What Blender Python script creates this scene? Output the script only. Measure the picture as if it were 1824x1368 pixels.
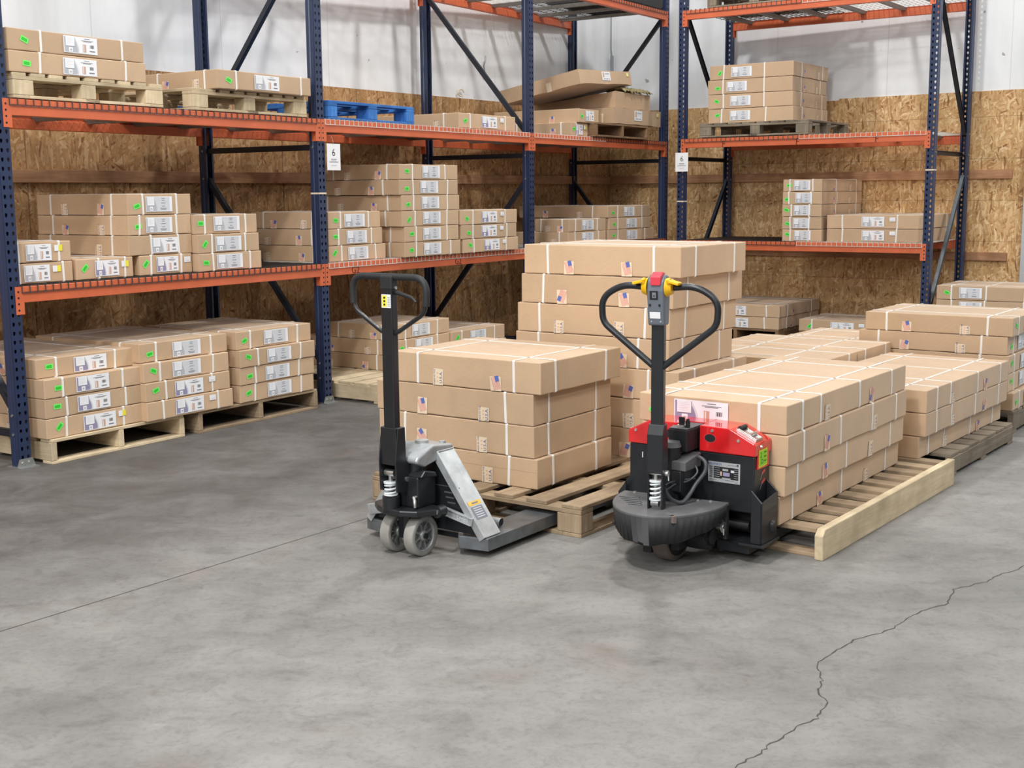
import bpy, math, random
from mathutils import Vector, Matrix
random.seed(7)
for o in list(bpy.data.objects): bpy.data.objects.remove(o)
SC = bpy.context.scene; COL = SC.collection
# ------------------------------------------------------------ camera
F_PX, PITCH, ROLL, CAM_H = 2227.8, 0.150294, 0.0086477, 1.5203
fw = Vector((0, math.cos(PITCH), -math.sin(PITCH))); rt0 = Vector((1, 0, 0)); dn0 = fw.cross(rt0)
rt = rt0*math.cos(ROLL) + dn0*math.sin(ROLL); dn = dn0*math.cos(ROLL) - rt0*math.sin(ROLL)
cam = bpy.data.cameras.new('camera'); cam.sensor_fit = 'HORIZONTAL'; cam.sensor_width = 36.0
cam.lens = F_PX/1824*36.0; cam.clip_end = 200
co = bpy.data.objects.new('camera', cam); COL.objects.link(co); SC.camera = co
up = -dn; bk = -fw
co.matrix_world = Matrix(((rt.x, up.x, bk.x, 0), (rt.y, up.y, bk.y, 0), (rt.z, up.z, bk.z, CAM_H), (0, 0, 0, 1)))
# ------------------------------------------------------------ world, lamps, exposure
SC.view_settings.view_transform = 'Standard'; SC.view_settings.look = 'None'
SC.view_settings.exposure = 0.0; SC.view_settings.gamma = 1.0; SC.view_settings.use_curve_mapping = False
w = bpy.data.worlds.new('daylight'); SC.world = w; w.use_nodes = True
w.node_tree.nodes['Background'].inputs[0].default_value = (0.93, 0.97, 1.0, 1)
w.node_tree.nodes['Background'].inputs[1].default_value = 0.22
def lamp(name, x, y, z, sx, sy, power, aim=None, col=(1, .985, .95)):
    l = bpy.data.lights.new(name, 'AREA'); l.shape = 'RECTANGLE'; l.size = sx; l.size_y = sy; l.energy = power; l.color = col
    o = bpy.data.objects.new(name, l); COL.objects.link(o); o.location = (x, y, z)
    if aim: o.rotation_euler = (Vector(aim)-Vector((x, y, z))).to_track_quat('-Z', 'Y').to_euler()
    return o
for (x, y, e) in ((-1.7, 2.2, 360), (2.6, 0.9, 105), (-4.6, -2.4, 200), (3.8, -2.6, 110), (7.8, 3.6, 180), (-0.8, -4.6, 170), (7.0, 8.2, 230), (-1.2, 4.6, 125), (1.2, 10.2, 245)):  # high-bay lamps; the last one is added to brighten the upper walls
    lamp('overhead_light', x, y, 7.0, .55, .45, e)
# soft fill added behind and left of the camera, where no source is seen
lamp('front_left_fill', -4.6, -3.8, 5.0, 4.0, 3.0, 430, (0.0, 6.0, .4), (.97, .985, 1))
# ------------------------------------------------------------ materials
def s2l(c):
    c = c/255.0
    return c/12.92 if c <= .04045 else ((c+.055)/1.055)**2.4
def rgb(r, g, b): return (s2l(r), s2l(g), s2l(b), 1)
MATS = {}
class NT:
    def __init__(s, name):
        s.m = bpy.data.materials.new(name); s.m.use_nodes = True; s.t = s.m.node_tree; s.n = s.t.nodes; s.l = s.t.links
        s.b = s.n['Principled BSDF']; s.tc = s.n.new('ShaderNodeTexCoord')
    def node(s, k, **kw):
        n = s.n.new(k)
        for a, v in kw.items():
            if a in n.inputs: n.inputs[a].default_value = v
            else: setattr(n, a, v)
        return n
    def mapping(s, scale=(1, 1, 1), rot=(0, 0, 0), src='Object', loc=(0, 0, 0)):
        n = s.node('ShaderNodeMapping'); n.inputs['Scale'].default_value = scale; n.inputs['Rotation'].default_value = rot; n.inputs['Location'].default_value = loc
        s.l.new(s.tc.outputs[src], n.inputs[0]); return n.outputs[0]
    def noise(s, vec, scale, detail=4, rough=.55, dist=0.0):
        n = s.node('ShaderNodeTexNoise'); n.inputs['Scale'].default_value = scale; n.inputs['Detail'].default_value = detail
        n.inputs['Roughness'].default_value = rough; n.inputs['Distortion'].default_value = dist; s.l.new(vec, n.inputs['Vector']); return n.outputs['Fac']
    def ramp(s, fac, stops):
        n = s.node('ShaderNodeValToRGB'); e = n.color_ramp.elements
        while len(e) < len(stops): e.new(.5)
        for i, (p, c) in enumerate(stops): e[i].position = p; e[i].color = c
        s.l.new(fac, n.inputs[0]); return n.outputs[0]
    def mix(s, fac, a, b, mode='MIX'):
        n = s.node('ShaderNodeMix', data_type='RGBA', blend_type=mode)
        for i, v in ((0, fac), (6, a), (7, b)):
            if isinstance(v, (int, float, tuple)): n.inputs[i].default_value = v
            else: s.l.new(v, n.inputs[i])
        return n.outputs[2]
    def math(s, op, a, b=None):
        n = s.node('ShaderNodeMath', operation=op)
        for i, v in ((0, a), (1, b)):
            if v is None: continue
            if isinstance(v, (int, float)): n.inputs[i].default_value = v
            else: s.l.new(v, n.inputs[i])
        return n.outputs[0]
    def bump(s, h, strength=.3, dist=.005):
        n = s.node('ShaderNodeBump'); n.inputs['Strength'].default_value = strength; n.inputs['Distance'].default_value = dist
        s.l.new(h, n.inputs['Height']); s.l.new(n.outputs[0], s.b.inputs['Normal'])
    def color(s, c):
        if isinstance(c, tuple): s.b.inputs['Base Color'].default_value = c
        else: s.l.new(c, s.b.inputs['Base Color'])
def flat(name, c, rough=.6, metal=0.0, var=.0, scale=8, coat=0.0):
    if name in MATS: return MATS[name]
    t = NT(name); t.b.inputs['Roughness'].default_value = rough; t.b.inputs['Metallic'].default_value = metal
    if coat: t.b.inputs['Coat Weight'].default_value = coat
    if var:
        f = t.noise(t.mapping(), scale, 6, .6)
        lo = tuple(max(0, x*(1-var)) for x in c[:3])+(1,); hi = tuple(min(1, x*(1+var)) for x in c[:3])+(1,)
        t.color(t.ramp(f, [(.3, lo), (.7, hi)]))
        r = t.math('MULTIPLY_ADD', f, .3); 
    else: t.color(c)
    MATS[name] = t.m; return t.m
def cardboard(name, c):
    t = NT(name); t.b.inputs['Roughness'].default_value = .55; t.b.inputs['Sheen Weight'].default_value = .28; t.b.inputs['Sheen Roughness'].default_value = .35
    oi = t.node('ShaderNodeObjectInfo')
    f = t.noise(t.mapping(), 3.0, 5, .6, .4); g = t.noise(t.mapping((1, 1, 14)), 30, 2, .5)
    a = t.ramp(f, [(.3, tuple(x*.90 for x in c[:3])+(1,)), (.75, tuple(min(1, x*1.08) for x in c[:3])+(1,))])
    b = t.mix(.12, a, t.ramp(g, [(.35, (.30, .21, .13, 1)), (.65, (.62, .46, .31, 1))]))
    hs = t.node('ShaderNodeHueSaturation'); t.l.new(b, hs.inputs['Color'])
    t.l.new(t.math('ADD', t.math('MULTIPLY', oi.outputs['Random'], .16), .92), hs.inputs['Value'])
    t.color(hs.outputs[0]); t.bump(f, .15, .004); MATS[name] = t.m
    return t.m
CARD = cardboard('cardboard', rgb(201, 171, 139))
CARD2 = cardboard('cardboard_raw_edge', rgb(170, 130, 92))
def woodmat(name, c1, c2, scale=1.0, axis=0):
    t = NT(name); t.b.inputs['Roughness'].default_value = .85
    sc = [40, 40, 40]; sc[axis] = 2.5
    f = t.noise(t.mapping(tuple(x*scale for x in sc)), 1.0, 5, .6, .6); g = t.noise(t.mapping(), 5, 3, .6)
    oi = t.node('ShaderNodeObjectInfo')
    hs = t.node('ShaderNodeHueSaturation'); t.l.new(t.mix(t.ramp(g, [(.35, (0, 0, 0, 1)), (.7, (.6, .6, .6, 1))]), t.ramp(f, [(.3, c1), (.7, c2)]), tuple(x*.6 for x in c1[:3])+(1,)), hs.inputs['Color'])
    t.l.new(t.math('ADD', t.math('MULTIPLY', oi.outputs['Random'], .3), .85), hs.inputs['Value'])
    t.color(hs.outputs[0]); t.bump(f, .4, .003); MATS[name] = t.m
    return t.m
for ax, sfx in ((0, '_x'), (1, '_y'), (2, '_z')):
    woodmat('pine_fresh'+sfx, rgb(200, 180, 146), rgb(228, 210, 178), axis=ax)
    woodmat('pine_aged'+sfx, rgb(146, 124, 100), rgb(184, 162, 132), axis=ax)
    woodmat('pine_grey'+sfx, rgb(120, 108, 92), rgb(160, 148, 130), axis=ax)
    woodmat('pine_brown'+sfx, rgb(120, 92, 66), rgb(158, 126, 94), axis=ax)
    woodmat('pine_blue'+sfx, rgb(44, 104, 182), rgb(76, 140, 212), axis=ax)
woodmat('lumber', rgb(172, 124, 90), rgb(204, 160, 122), axis=0)
# oriented strand board: thin overlapping flakes lying in several directions
def osb(name, seams, tint=(1, 1, 1, 1)):
    t = NT(name); t.b.inputs['Roughness'].default_value = .75
    vec = t.mapping(); nz = t.node('ShaderNodeTexNoise'); nz.inputs['Scale'].default_value = 3.0; nz.inputs['Detail'].default_value = 2; t.l.new(vec, nz.inputs['Vector'])
    wv = t.mix(.10, vec, nz.outputs['Color'], 'ADD'); cols = []
    for i, (rot, sc) in enumerate(((.30, (62, 50, 15)), (-.45, (66, 54, 17)), (.95, (64, 52, 17)), (-1.05, (76, 62, 19)), (.02, (84, 70, 16)))):
        r = t.node('ShaderNodeVectorRotate', rotation_type='Y_AXIS'); r.inputs['Angle'].default_value = rot; r.inputs['Center'].default_value = (i*1.7, 0, i*.6)
        mp = t.node('ShaderNodeMapping'); mp.inputs['Scale'].default_value = (sc[0], 1, sc[2]); t.l.new(wv, r.inputs['Vector']); t.l.new(r.outputs[0], mp.inputs[0])
        v = t.node('ShaderNodeTexVoronoi', feature='F1'); v.inputs['Scale'].default_value = .75; t.l.new(mp.outputs[0], v.inputs['Vector'])
        sp = t.node('ShaderNodeSeparateColor'); t.l.new(v.outputs['Color'], sp.inputs[0])
        tone = t.ramp(sp.outputs[0], [(0.0, rgb(150, 104, 62)), (.09, rgb(194, 150, 100)), (.45, rgb(212, 172, 120)), (.8, rgb(224, 188, 138)), (1.0, rgb(244, 216, 172))])
        cols.append((tone, sp.outputs[1], v.outputs['Distance']))
    a = cols[0][0]
    for i in range(1, 5): a = t.mix(t.ramp(cols[i][1], [(.62, (0, 0, 0, 1)), (.64, (1, 1, 1, 1))]), a, cols[i][0])
    big = t.noise(vec, 1.6, 4); a = t.mix(.55, a, t.ramp(t.noise(vec, 26, 4, .65), [(.35, (.78, .74, .70, 1)), (.6, (1, 1, 1, 1))]), 'MULTIPLY'); a = t.mix(.5, a, t.ramp(big, [(.3, (.84, .80, .76, 1)), (.7, (1, 1, 1, 1))]), 'MULTIPLY')
    sx = t.node('ShaderNodeSeparateXYZ'); t.l.new(vec, sx.inputs[0])
    for axis, pitch, off, wd in seams:
        u = t.math('ADD', sx.outputs[axis], 50+off); m = t.math('MODULO', u, pitch); d = t.math('LESS_THAN', m, wd)
        a = t.mix(t.math('MULTIPLY', d, .5), a, rgb(84, 58, 34))
    a = t.mix(1.0, a, tint, 'MULTIPLY'); t.color(a); t.bump(cols[0][2], .2, .002); MATS[name] = t.m
osb('osb_left_shaded', [(0, .4064, .11, .004), (0, 1.2192, .92, .007)], (.68, .62, .58, 1)); osb('osb_back', [(2, .4064, .19, .005), (0, 2.44, 1.2, .006)])  # left tint puts the shade behind the rack into the board colour
# painted white wall: sheet joints, scuffs and handling marks
def wallmat():
    t = NT('white_wall_sheet'); t.b.inputs['Roughness'].default_value = .55; vec = t.mapping()
    f = t.noise(vec, 1.1, 5, .6, .3); g = t.noise(t.mapping((6, 6, .9)), 1.4, 4, .6)
    a = t.ramp(f, [(.3, rgb(232, 235, 238)), (.7, rgb(243, 245, 248))]); a = t.mix(.22, a, t.ramp(g, [(.35, rgb(206, 204, 202)), (.7, rgb(246, 246, 246))]), 'MULTIPLY')
    d = t.noise(vec, 9, 2); a = t.mix(t.ramp(d, [(.735, (0, 0, 0, 1)), (.75, (.7, .7, .7, 1))]), a, rgb(120, 118, 116))
    sx = t.node('ShaderNodeSeparateXYZ'); t.l.new(vec, sx.inputs[0])
    m = t.math('LESS_THAN', t.math('MODULO', t.math('ADD', sx.outputs[0], 50.35), 1.22), .006); a = t.mix(t.math('MULTIPLY', m, .35), a, rgb(150, 150, 150))
    t.color(a); MATS['wall'] = t.m
wallmat()
def floormat():
    t = NT('worn_concrete'); vec = t.mapping(); MUL = 'MULTIPLY'
    a = t.noise(vec, .55, 6, .62, .6); b = t.noise(vec, 2.6, 8, .72, .5); c = t.noise(vec, 9, 8, .74, .6); d = t.noise(vec, 45, 5, .75, .3)
    e = t.noise(t.mapping((1, 3.0, 1), (0, 0, -.62)), 1.2, 6, .68, .4); f = t.noise(t.mapping((2.2, 22, 1), (0, 0, .5)), 1.6, 5, .7, 1.2)
    W1_, B1_ = (1, 1, 1, 1), (0, 0, 0, 1)
    base = t.ramp(a, [(.32, rgb(119, 117, 114)), (.55, rgb(136, 134, 131)), (.75, rgb(147, 145, 142))])
    base = t.mix(.45, base, t.ramp(b, [(.38, (.62, .61, .60, 1)), (.58, W1_)]), MUL)
    base = t.mix(.42, base, t.ramp(c, [(.36, (.55, .54, .53, 1)), (.50, W1_)]), MUL)
    base = t.mix(.35, base, t.ramp(d, [(.34, (.50, .50, .50, 1)), (.50, W1_)]), MUL)
    base = t.mix(.30, base, t.ramp(e, [(.36, (.52, .52, .53, 1)), (.54, W1_)]), MUL)
    base = t.mix(t.ramp(f, [(.70, B1_), (.78, (.35, .35, .35, 1))]), base, rgb(190, 188, 184))
    # dirt tracked along the racks: fades out about two metres from them
    sx = t.node('ShaderNodeSeparateXYZ'); t.l.new(vec, sx.inputs[0])
    n = t.math('ADD', t.math('MULTIPLY', sx.outputs[0], -.8056), t.math('MULTIPLY', sx.outputs[1], .5925))
    n = t.math('ADD', n, t.math('MULTIPLY', t.math('SUBTRACT', a, .5), 1.6))
    dirt = t.node('ShaderNodeMapRange'); dirt.interpolation_type = 'SMOOTHSTEP'; t.l.new(n, dirt.inputs[0])
    for k, v in ((1, 3.9), (2, 5.1), (3, 0), (4, 1)): dirt.inputs[k].default_value = v
    dm = t.math('MULTIPLY', dirt.outputs[0], t.math('ADD', t.math('MULTIPLY', t.ramp(b, [(.35, W1_), (.65, (.35, .35, .35, 1))]), .5), .28))
    base = t.mix(dm, base, rgb(74, 70, 68))
    br = t.noise(t.mapping((1, 1, 1), loc=(3, 7, 0)), 1.7, 4); base = t.mix(t.math('MULTIPLY', t.ramp(br, [(.60, B1_), (.72, W1_)]), .18), base, rgb(120, 92, 72))
    t.color(base); rr = t.ramp(b, [(.3, (.50, .50, .50, 1)), (.7, (.70, .70, .70, 1))]); t.l.new(rr, t.b.inputs['Roughness'])
    t.bump(t.mix(.6, c, d), .25, .004); MATS['floor'] = t.m
floormat()
# plain materials
flat('strap', rgb(238, 236, 232), .35); flat('label_white', rgb(240, 241, 245), .5); flat('label_grey', rgb(184, 187, 194), .5)
flat('label_pale', rgb(212, 215, 221), .5); flat('label_lilac', rgb(150, 144, 176), .5); flat('label_ink', rgb(122, 124, 134), .6)
flat('label_tan', rgb(205, 168, 148), .6); flat('green_sticker', rgb(122, 245, 110), .5); flat('green_ink', rgb(52, 198, 58), .5)
flat('yellow_sticker', rgb(240, 230, 70), .5); flat('tape_paper', rgb(232, 212, 184), .5); flat('tape_blue', rgb(62, 80, 156), .5); flat('flag_blue', rgb(92, 112, 186), .5)
flat('tape_red', rgb(222, 138, 138), .5); flat('tape_star', rgb(222, 160, 130), .5); flat('black_ink', rgb(28, 26, 26), .6)
flat('rack_blue', rgb(34, 49, 82), .42, 0, .12, 5, .15); flat('rack_brace', rgb(28, 34, 46), .45, 0, .12, 6)
flat('rack_orange', rgb(208, 104, 66), .45, 0, .10, 6, .1); flat('galvanised', rgb(175, 178, 178), .35, .75, .12, 20)
flat('wire_white', rgb(222, 218, 210), .4, .2); flat('wire_dark', rgb(84, 82, 82), .45, .5); flat('channel_grey', rgb(138, 138, 134), .5, .4, .12, 12)
flat('black_paint', rgb(30, 32, 36), .38, 0, .15, 12, .1); flat('black_rubber', rgb(36, 37, 40), .62, 0, .2, 20); flat('black_matte', rgb(24, 25, 28), .6)
flat('truck_red', rgb(216, 34, 38), .14, 0, 0, 8, .8); flat('steel', rgb(200, 200, 198), .28, .9, .08, 30); flat('screw', rgb(222, 220, 216), .25, .8)
flat('grey_casting', rgb(178, 182, 184), .36, .45, .26, 11); flat('grey_steel', rgb(116, 120, 124), .38, .6, .35, 9); flat('wheel_tyre', rgb(150, 148, 142), .6, 0, .12, 20)
flat('wheel_hub', rgb(156, 158, 158), .4, .5, .08, 20); flat('head_grey', rgb(104, 110, 120), .45); flat('button_red', rgb(212, 60, 74), .35)
flat('throttle_yellow', rgb(246, 190, 22), .4); flat('spring_white', rgb(226, 232, 236), .3); flat('plate_silver', rgb(206, 208, 210), .3, .5)
flat('skirt_top', rgb(92, 93, 95), .55, 0, .25, 9); flat('lime_sticker', rgb(150, 222, 52), .5); flat('lime_ink', rgb(60, 130, 26), .5)
flat('warn_orange', rgb(240, 186, 66), .5); flat('paper_sign', rgb(246, 247, 250), .6); flat('marker', rgb(96, 30, 20), .6); flat('tan_roller', rgb(116, 104, 98), .5)
flat('olive_padding', rgb(150, 138, 98), .85, 0, .3, 30); flat('dark_plastic', rgb(38, 36, 36), .5, 0, .1, 8); flat('crack', rgb(66, 63, 60), .9); flat('joint', rgb(62, 58, 55), .9)
flat('brace_grey', rgb(92, 97, 102), .5, .2, .12, 8); flat('trim_grey', rgb(196, 200, 204), .5); flat('conduit', rgb(150, 153, 158), .35, .4); flat('ivory', rgb(232, 214, 190), .5); flat('hose', rgb(70, 72, 76), .4)
# ------------------------------------------------------------ mesh helper
class M:
    def __init__(s): s.v = []; s.f = []; s.m = []; s.sm = []; s.T = None
    def add(s, vs, fs, mi=0, smooth=False):
        k = len(s.v)
        for p in vs:
            p = Vector(p); s.v.append(s.T @ p if s.T else p)
        for f in fs: s.f.append([k+i for i in f]); s.m.append(mi); s.sm.append(smooth)
        return s
    def box(s, x0, x1, y0, y1, z0, z1, mi=0, T=None):
        vs = [Vector((x, y, z)) for z in (z0, z1) for y in (y0, y1) for x in (x0, x1)]
        if T: vs = [T @ p for p in vs]
        return s.add(vs, [(0, 2, 3, 1), (4, 5, 7, 6), (0, 1, 5, 4), (2, 6, 7, 3), (0, 4, 6, 2), (1, 3, 7, 5)], mi)
    def prism(s, poly, d0, d1, plane='yz', mi=0):
        n = len(poly)
        def P(a, b, d): return {'yz': (d, a, b), 'xz': (a, d, b), 'xy': (a, b, d)}[plane]
        vs = [P(a, b, d0) for a, b in poly]+[P(a, b, d1) for a, b in poly]
        fs = [tuple(range(n))[::-1], tuple(range(n, 2*n))]+[(i, (i+1) % n, n+(i+1) % n, n+i) for i in range(n)]
        return s.add(vs, fs, mi)
    def cyl(s, p0, p1, r0, r1=None, seg=20, mi=0, caps=True, smooth=True):
        r1 = r0 if r1 is None else r1; p0 = Vector(p0); p1 = Vector(p1); d = (p1-p0).normalized()
        a = d.orthogonal().normalized(); b = d.cross(a); vs = []
        for p, r in ((p0, r0), (p1, r1)):
            for i in range(seg): t = 2*math.pi*i/seg; vs.append(p+a*math.cos(t)*r+b*math.sin(t)*r)
        s.add(vs, [(i, (i+1) % seg, seg+(i+1) % seg, seg+i) for i in range(seg)], mi, smooth)
        if caps: s.add(vs, [tuple(range(seg))[::-1], tuple(range(seg, 2*seg))], mi)
        return s
    def tube(s, pts, r, seg=12, mi=0, closed=False, flatx=None):
        pts = [Vector(p) for p in pts]; n = len(pts); vs = []; prev = None
        for i, p in enumerate(pts):
            a = pts[(i-1) % n] if (closed or i > 0) else p; b = pts[(i+1) % n] if (closed or i < n-1) else p
            d = (b-a).normalized()
            if prev is None: x = d.orthogonal().normalized()
            else: x = (prev-d*prev.dot(d)).normalized()
            prev = x; y = d.cross(x); rr = r[i] if isinstance(r, (list, tuple)) else r
            for k in range(seg): t = 2*math.pi*k/seg; vs.append(p+x*math.cos(t)*rr+y*math.sin(t)*rr)
        fs = []
        for i in range(n if closed else n-1):
            j = (i+1) % n
            for k in range(seg): fs.append((i*seg+k, i*seg+(k+1) % seg, j*seg+(k+1) % seg, j*seg+k))
        s.add(vs, fs, mi, True)
        if not closed: s.add(vs, [tuple(range(seg))[::-1], tuple(range((n-1)*seg, n*seg))], mi)
        return s
    def lathe(s, prof, axis='y', c=(0, 0, 0), seg=40, mi=0, smooth=True):
        vs = []; n = len(prof)
        for i in range(seg):
            t = 2*math.pi*i/seg; ct, st = math.cos(t), math.sin(t)
            for r, h in prof:
                q = {'y': (r*ct, h, r*st), 'z': (r*ct, r*st, h), 'x': (h, r*ct, r*st)}[axis]; vs.append((q[0]+c[0], q[1]+c[1], q[2]+c[2]))
        fs = [(i*n+j, ((i+1) % seg)*n+j, ((i+1) % seg)*n+j+1, i*n+j+1) for i in range(seg) for j in range(n-1)]
        return s.add(vs, fs, mi, smooth)
    def mesh(s, name, mats):
        me = bpy.data.meshes.new(name); me.from_pydata([tuple(v) for v in s.v], [], s.f)
        for m in mats: me.materials.append(MATS[m] if isinstance(m, str) else m)
        me.polygons.foreach_set('material_index', s.m); me.polygons.foreach_set('use_smooth', s.sm)
        me.update(); return me
    def build(s, name, mats, parent=None, bevel=0, seg=2, fix=True):
        me = s.mesh(name, mats)
        if fix:
            import bmesh
            bm = bmesh.new(); bm.from_mesh(me); bmesh.ops.recalc_face_normals(bm, faces=bm.faces); bm.to_mesh(me); bm.free()
        o = bpy.data.objects.new(name, me); COL.objects.link(o)
        if parent: o.parent = parent
        if bevel:
            b = o.modifiers.new('bevel', 'BEVEL'); b.width = bevel; b.segments = seg; b.limit_method = 'ANGLE'; b.angle_limit = .7
        return o
def tag(o, label=None, cat=None, group=None, kind=None):
    if label: o['label'] = label
    if cat: o['category'] = cat
    if group: o['group'] = group
    if kind: o['kind'] = kind
    return o
def empty(name, loc, rz=0):
    o = bpy.data.objects.new(name, None); COL.objects.link(o); o.location = loc; o.rotation_euler = (0, 0, rz); o.empty_display_size = .1; return o
_tc = {}
def text2d(s, size, align='CENTER'):
    k = (s, size, align)
    if k not in _tc:
        c = bpy.data.curves.new('t', 'FONT'); c.body = s; c.size = size; c.align_x = align; c.align_y = 'CENTER'; c.resolution_u = 2
        o = bpy.data.objects.new('t', c); COL.objects.link(o); bpy.context.view_layer.update()
        me = o.evaluated_get(bpy.context.evaluated_depsgraph_get()).to_mesh()
        _tc[k] = ([(v.co.x, v.co.y) for v in me.vertices], [tuple(p.vertices) for p in me.polygons])
        bpy.data.objects.remove(o); bpy.data.curves.remove(c)
    return _tc[k]
class Face2D:
    """2D drawing on a plane: fn(s,t,d)->3D"""
    def __init__(s, fn): s.fn = fn; s.m = M(); s.m2 = []
    def poly(s, pts, d, mi): s.m.add([s.fn(a, b, d) for a, b in pts], [tuple(range(len(pts)))], mi); return s
    def rect(s, a0, a1, b0, b1, d, mi): return s.poly([(a0, b0), (a1, b0), (a1, b1), (a0, b1)], d, mi)
    def text(s, str_, size, a, b, d, mi, rot=0, align='CENTER'):
        vs, fs = text2d(str_, size, align); c, n = math.cos(rot), math.sin(rot)
        s.m.add([s.fn(a+x*c-y*n, b+x*n+y*c, d) for x, y in vs], fs, mi); return s
    def build(s, name, mats, parent): return s.m.build(name, mats, parent, fix=False)
# ------------------------------------------------------------ places
TA = 0.98657; OA = Vector((-2.76713, 7.04979, 0)); TB = -0.60761; OB = Vector((1.72636, 13.08319, 0)); TW = 0.93678
def UV(a): return Vector((math.cos(a), math.sin(a), 0)), Vector((-math.sin(a), math.cos(a), 0))
UA, VA = UV(TA); UB, VB = UV(TB); T1, N1 = UV(TW)
W1D, W2D = 8.008, 12.899
def PA(u, v, z=0): return OA+UA*u+VA*v+Vector((0, 0, z))
def PB(u, v, z=0): return OB+UB*u+VB*v+Vector((0, 0, z))
# ------------------------------------------------------------ room
def room():
    fl = M(); fl.box(-9, 16, -7, 20, -.12, 0); f = fl.build('floor', ['floor']); tag(f, kind='structure')
    cr = M(); P = [(2.60, 5.36), (2.30, 5.10), (2.089, 4.947), (1.99, 4.86), (1.928, 4.821), (1.86, 4.74), (1.784, 4.702), (1.699, 4.648), (1.65, 4.56), (1.62, 4.483), (1.52, 4.42), (1.426, 4.331), (1.35, 4.24), (1.28, 4.177), (1.163, 4.108), (1.10, 4.03), (1.053, 3.978), (.982, 3.879), (.975, 3.80), (.966, 3.738), (.93, 3.66), (.945, 3.584), (.91, 3.52), (.882, 3.463), (.82, 3.42), (.767, 3.35), (.70, 3.28), (.663, 3.227), (.60, 3.17), (.567, 3.112), (.44, 2.98), (.40, 2.85)]
    Q = []
    for i in range(len(P)-1):
        a, b = Vector(P[i]), Vector(P[i+1]); n = 4
        for k in range(n): Q.append(a.lerp(b, k/n)+Vector((random.uniform(-.006, .006), random.uniform(-.006, .006))))
    L = []; R = []
    for i in range(len(Q)-1):
        d = (Q[i+1]-Q[i]).normalized(); nn = Vector((-d.y, d.x)); wd = random.uniform(.0014, .0034); L.append(Q[i]+nn*wd); R.append(Q[i]-nn*wd)
    vs = [(p.x, p.y, .0005) for p in L]+[(p.x, p.y, .0005) for p in R]; n = len(L)
    cr.add(vs, [(i, n+i, n+i+1, i+1) for i in range(n-1)]); cr.build('floor_crack', ['crack'], f)
    j = M(); a = Vector((-1.8276, 4.2664, 0)); d = (Vector((-.717, 5.7736, 0))-a).normalized(); q = Vector((-d.y, d.x, 0))*.0030
    a0 = a-d*6; b0 = a+d*14; j.add([a0-q+Vector((0, 0, .0004)), a0+q+Vector((0, 0, .0004)), b0+q+Vector((0, 0, .0004)), b0-q+Vector((0, 0, .0004))], [(0, 3, 2, 1)]); j.build('expansion_joint', ['joint'], f)
    # left wall, local x along wall, y into wall
    base = N1*W1D
    def frame(o, origin, ang): o.location = origin; o.rotation_euler = (0, 0, ang)
    m = M(); m.box(-3, W2D+.2, .013, .16, 0, 7.5); o = m.build('wall_left', ['wall']); frame(o, base, TW); tag(o, kind='structure')
    m = M(); m.box(-3, W2D, 0, .0128, 0, 2.4815); o2 = m.build('trim_1', ['osb_left_shaded']); frame(o2, base, TW); tag(o2, kind='structure')
    m = M(); m.box(2.0, W2D-.001, -.038, -.0005, 1.632, 1.722); o3 = m.build('trim_2', ['lumber'], bevel=.003); frame(o3, base, TW); tag(o3, kind='structure')
    # back wall, local x = -N1 direction, local y away
    base2 = T1*W2D+N1*W1D; ang = TW-math.pi/2
    m = M(); m.box(-.2, 13, .013, .16, 0, 7.5); o = m.build('wall_back', ['wall']); frame(o, base2, ang); tag(o, kind='structure')
    m = M(); m.box(0, 2.83, .0005, .0128, 0, 2.470); m.box(2.831, 4.735, .0005, .0128, 0, 2.487); o2 = m.build('trim_3', ['osb_back']); frame(o2, base2, ang); tag(o2, kind='structure')
    m = M(); m.box(.04, 4.625, -.038, 0, 1.634, 1.724); o3 = m.build('trim_4', ['lumber'], bevel=.003); frame(o3, base2, ang); tag(o3, kind='structure')
    m = M(); m.box(.3, 4.61, -.038, 0, .828, .912); o3 = m.build('trim_5', ['lumber'], bevel=.003); frame(o3, base2, ang); tag(o3, kind='structure')
    m = M(); m.box(4.74, 4.86, -.02, .012, 0, 2.2); o3 = m.build('trim_6', ['trim_grey'], bevel=.003); frame(o3, base2, ang); tag(o3, kind='structure')
    # conduit in the corner
    c = T1*(W2D-.03)+N1*(W1D-.03); m = M(); m.tube([(c.x, c.y, 3.95), (c.x, c.y, 3.2), (c.x+.01, c.y-.005, 3.12)], .008); m.tube([(c.x+.01, c.y-.005, 3.12), (c.x+.015, c.y-.01, 2.55)], .02)
    tag(m.build('conduit', ['conduit']), 'thin grey conduit running down the white wall in the corner behind the racks', 'conduit')
    # small hooks left on the left wall
    m = M(); q = N1*(W1D-.002)+T1*10.05+Vector((0, 0, 2.535))
    m.tube([q+T1*.05*math.cos(t*.5)-N1*.012+Vector((0, 0, .035*math.sin(t*.5))) for t in range(11)], .006); tag(m.build('wire_loop', ['ivory']), 'small bent wire loop stuck on the white wall just above the board', 'wire')
    m = M(); q = N1*(W1D-.002)+T1*10.42+Vector((0, 0, 2.82))
    m.tube([q-N1*.02+T1*.03+Vector((0, 0, .10)), q-N1*.04+T1*.0+Vector((0, 0, .05)), q-N1*.03-T1*.01, q-N1*.02+T1*.02-Vector((0, 0, .08))], .007); tag(m.build('wire_hook', ['conduit']), 'short grey hook of wire hanging on the white wall by the diagonal brace', 'wire')
room()
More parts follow.
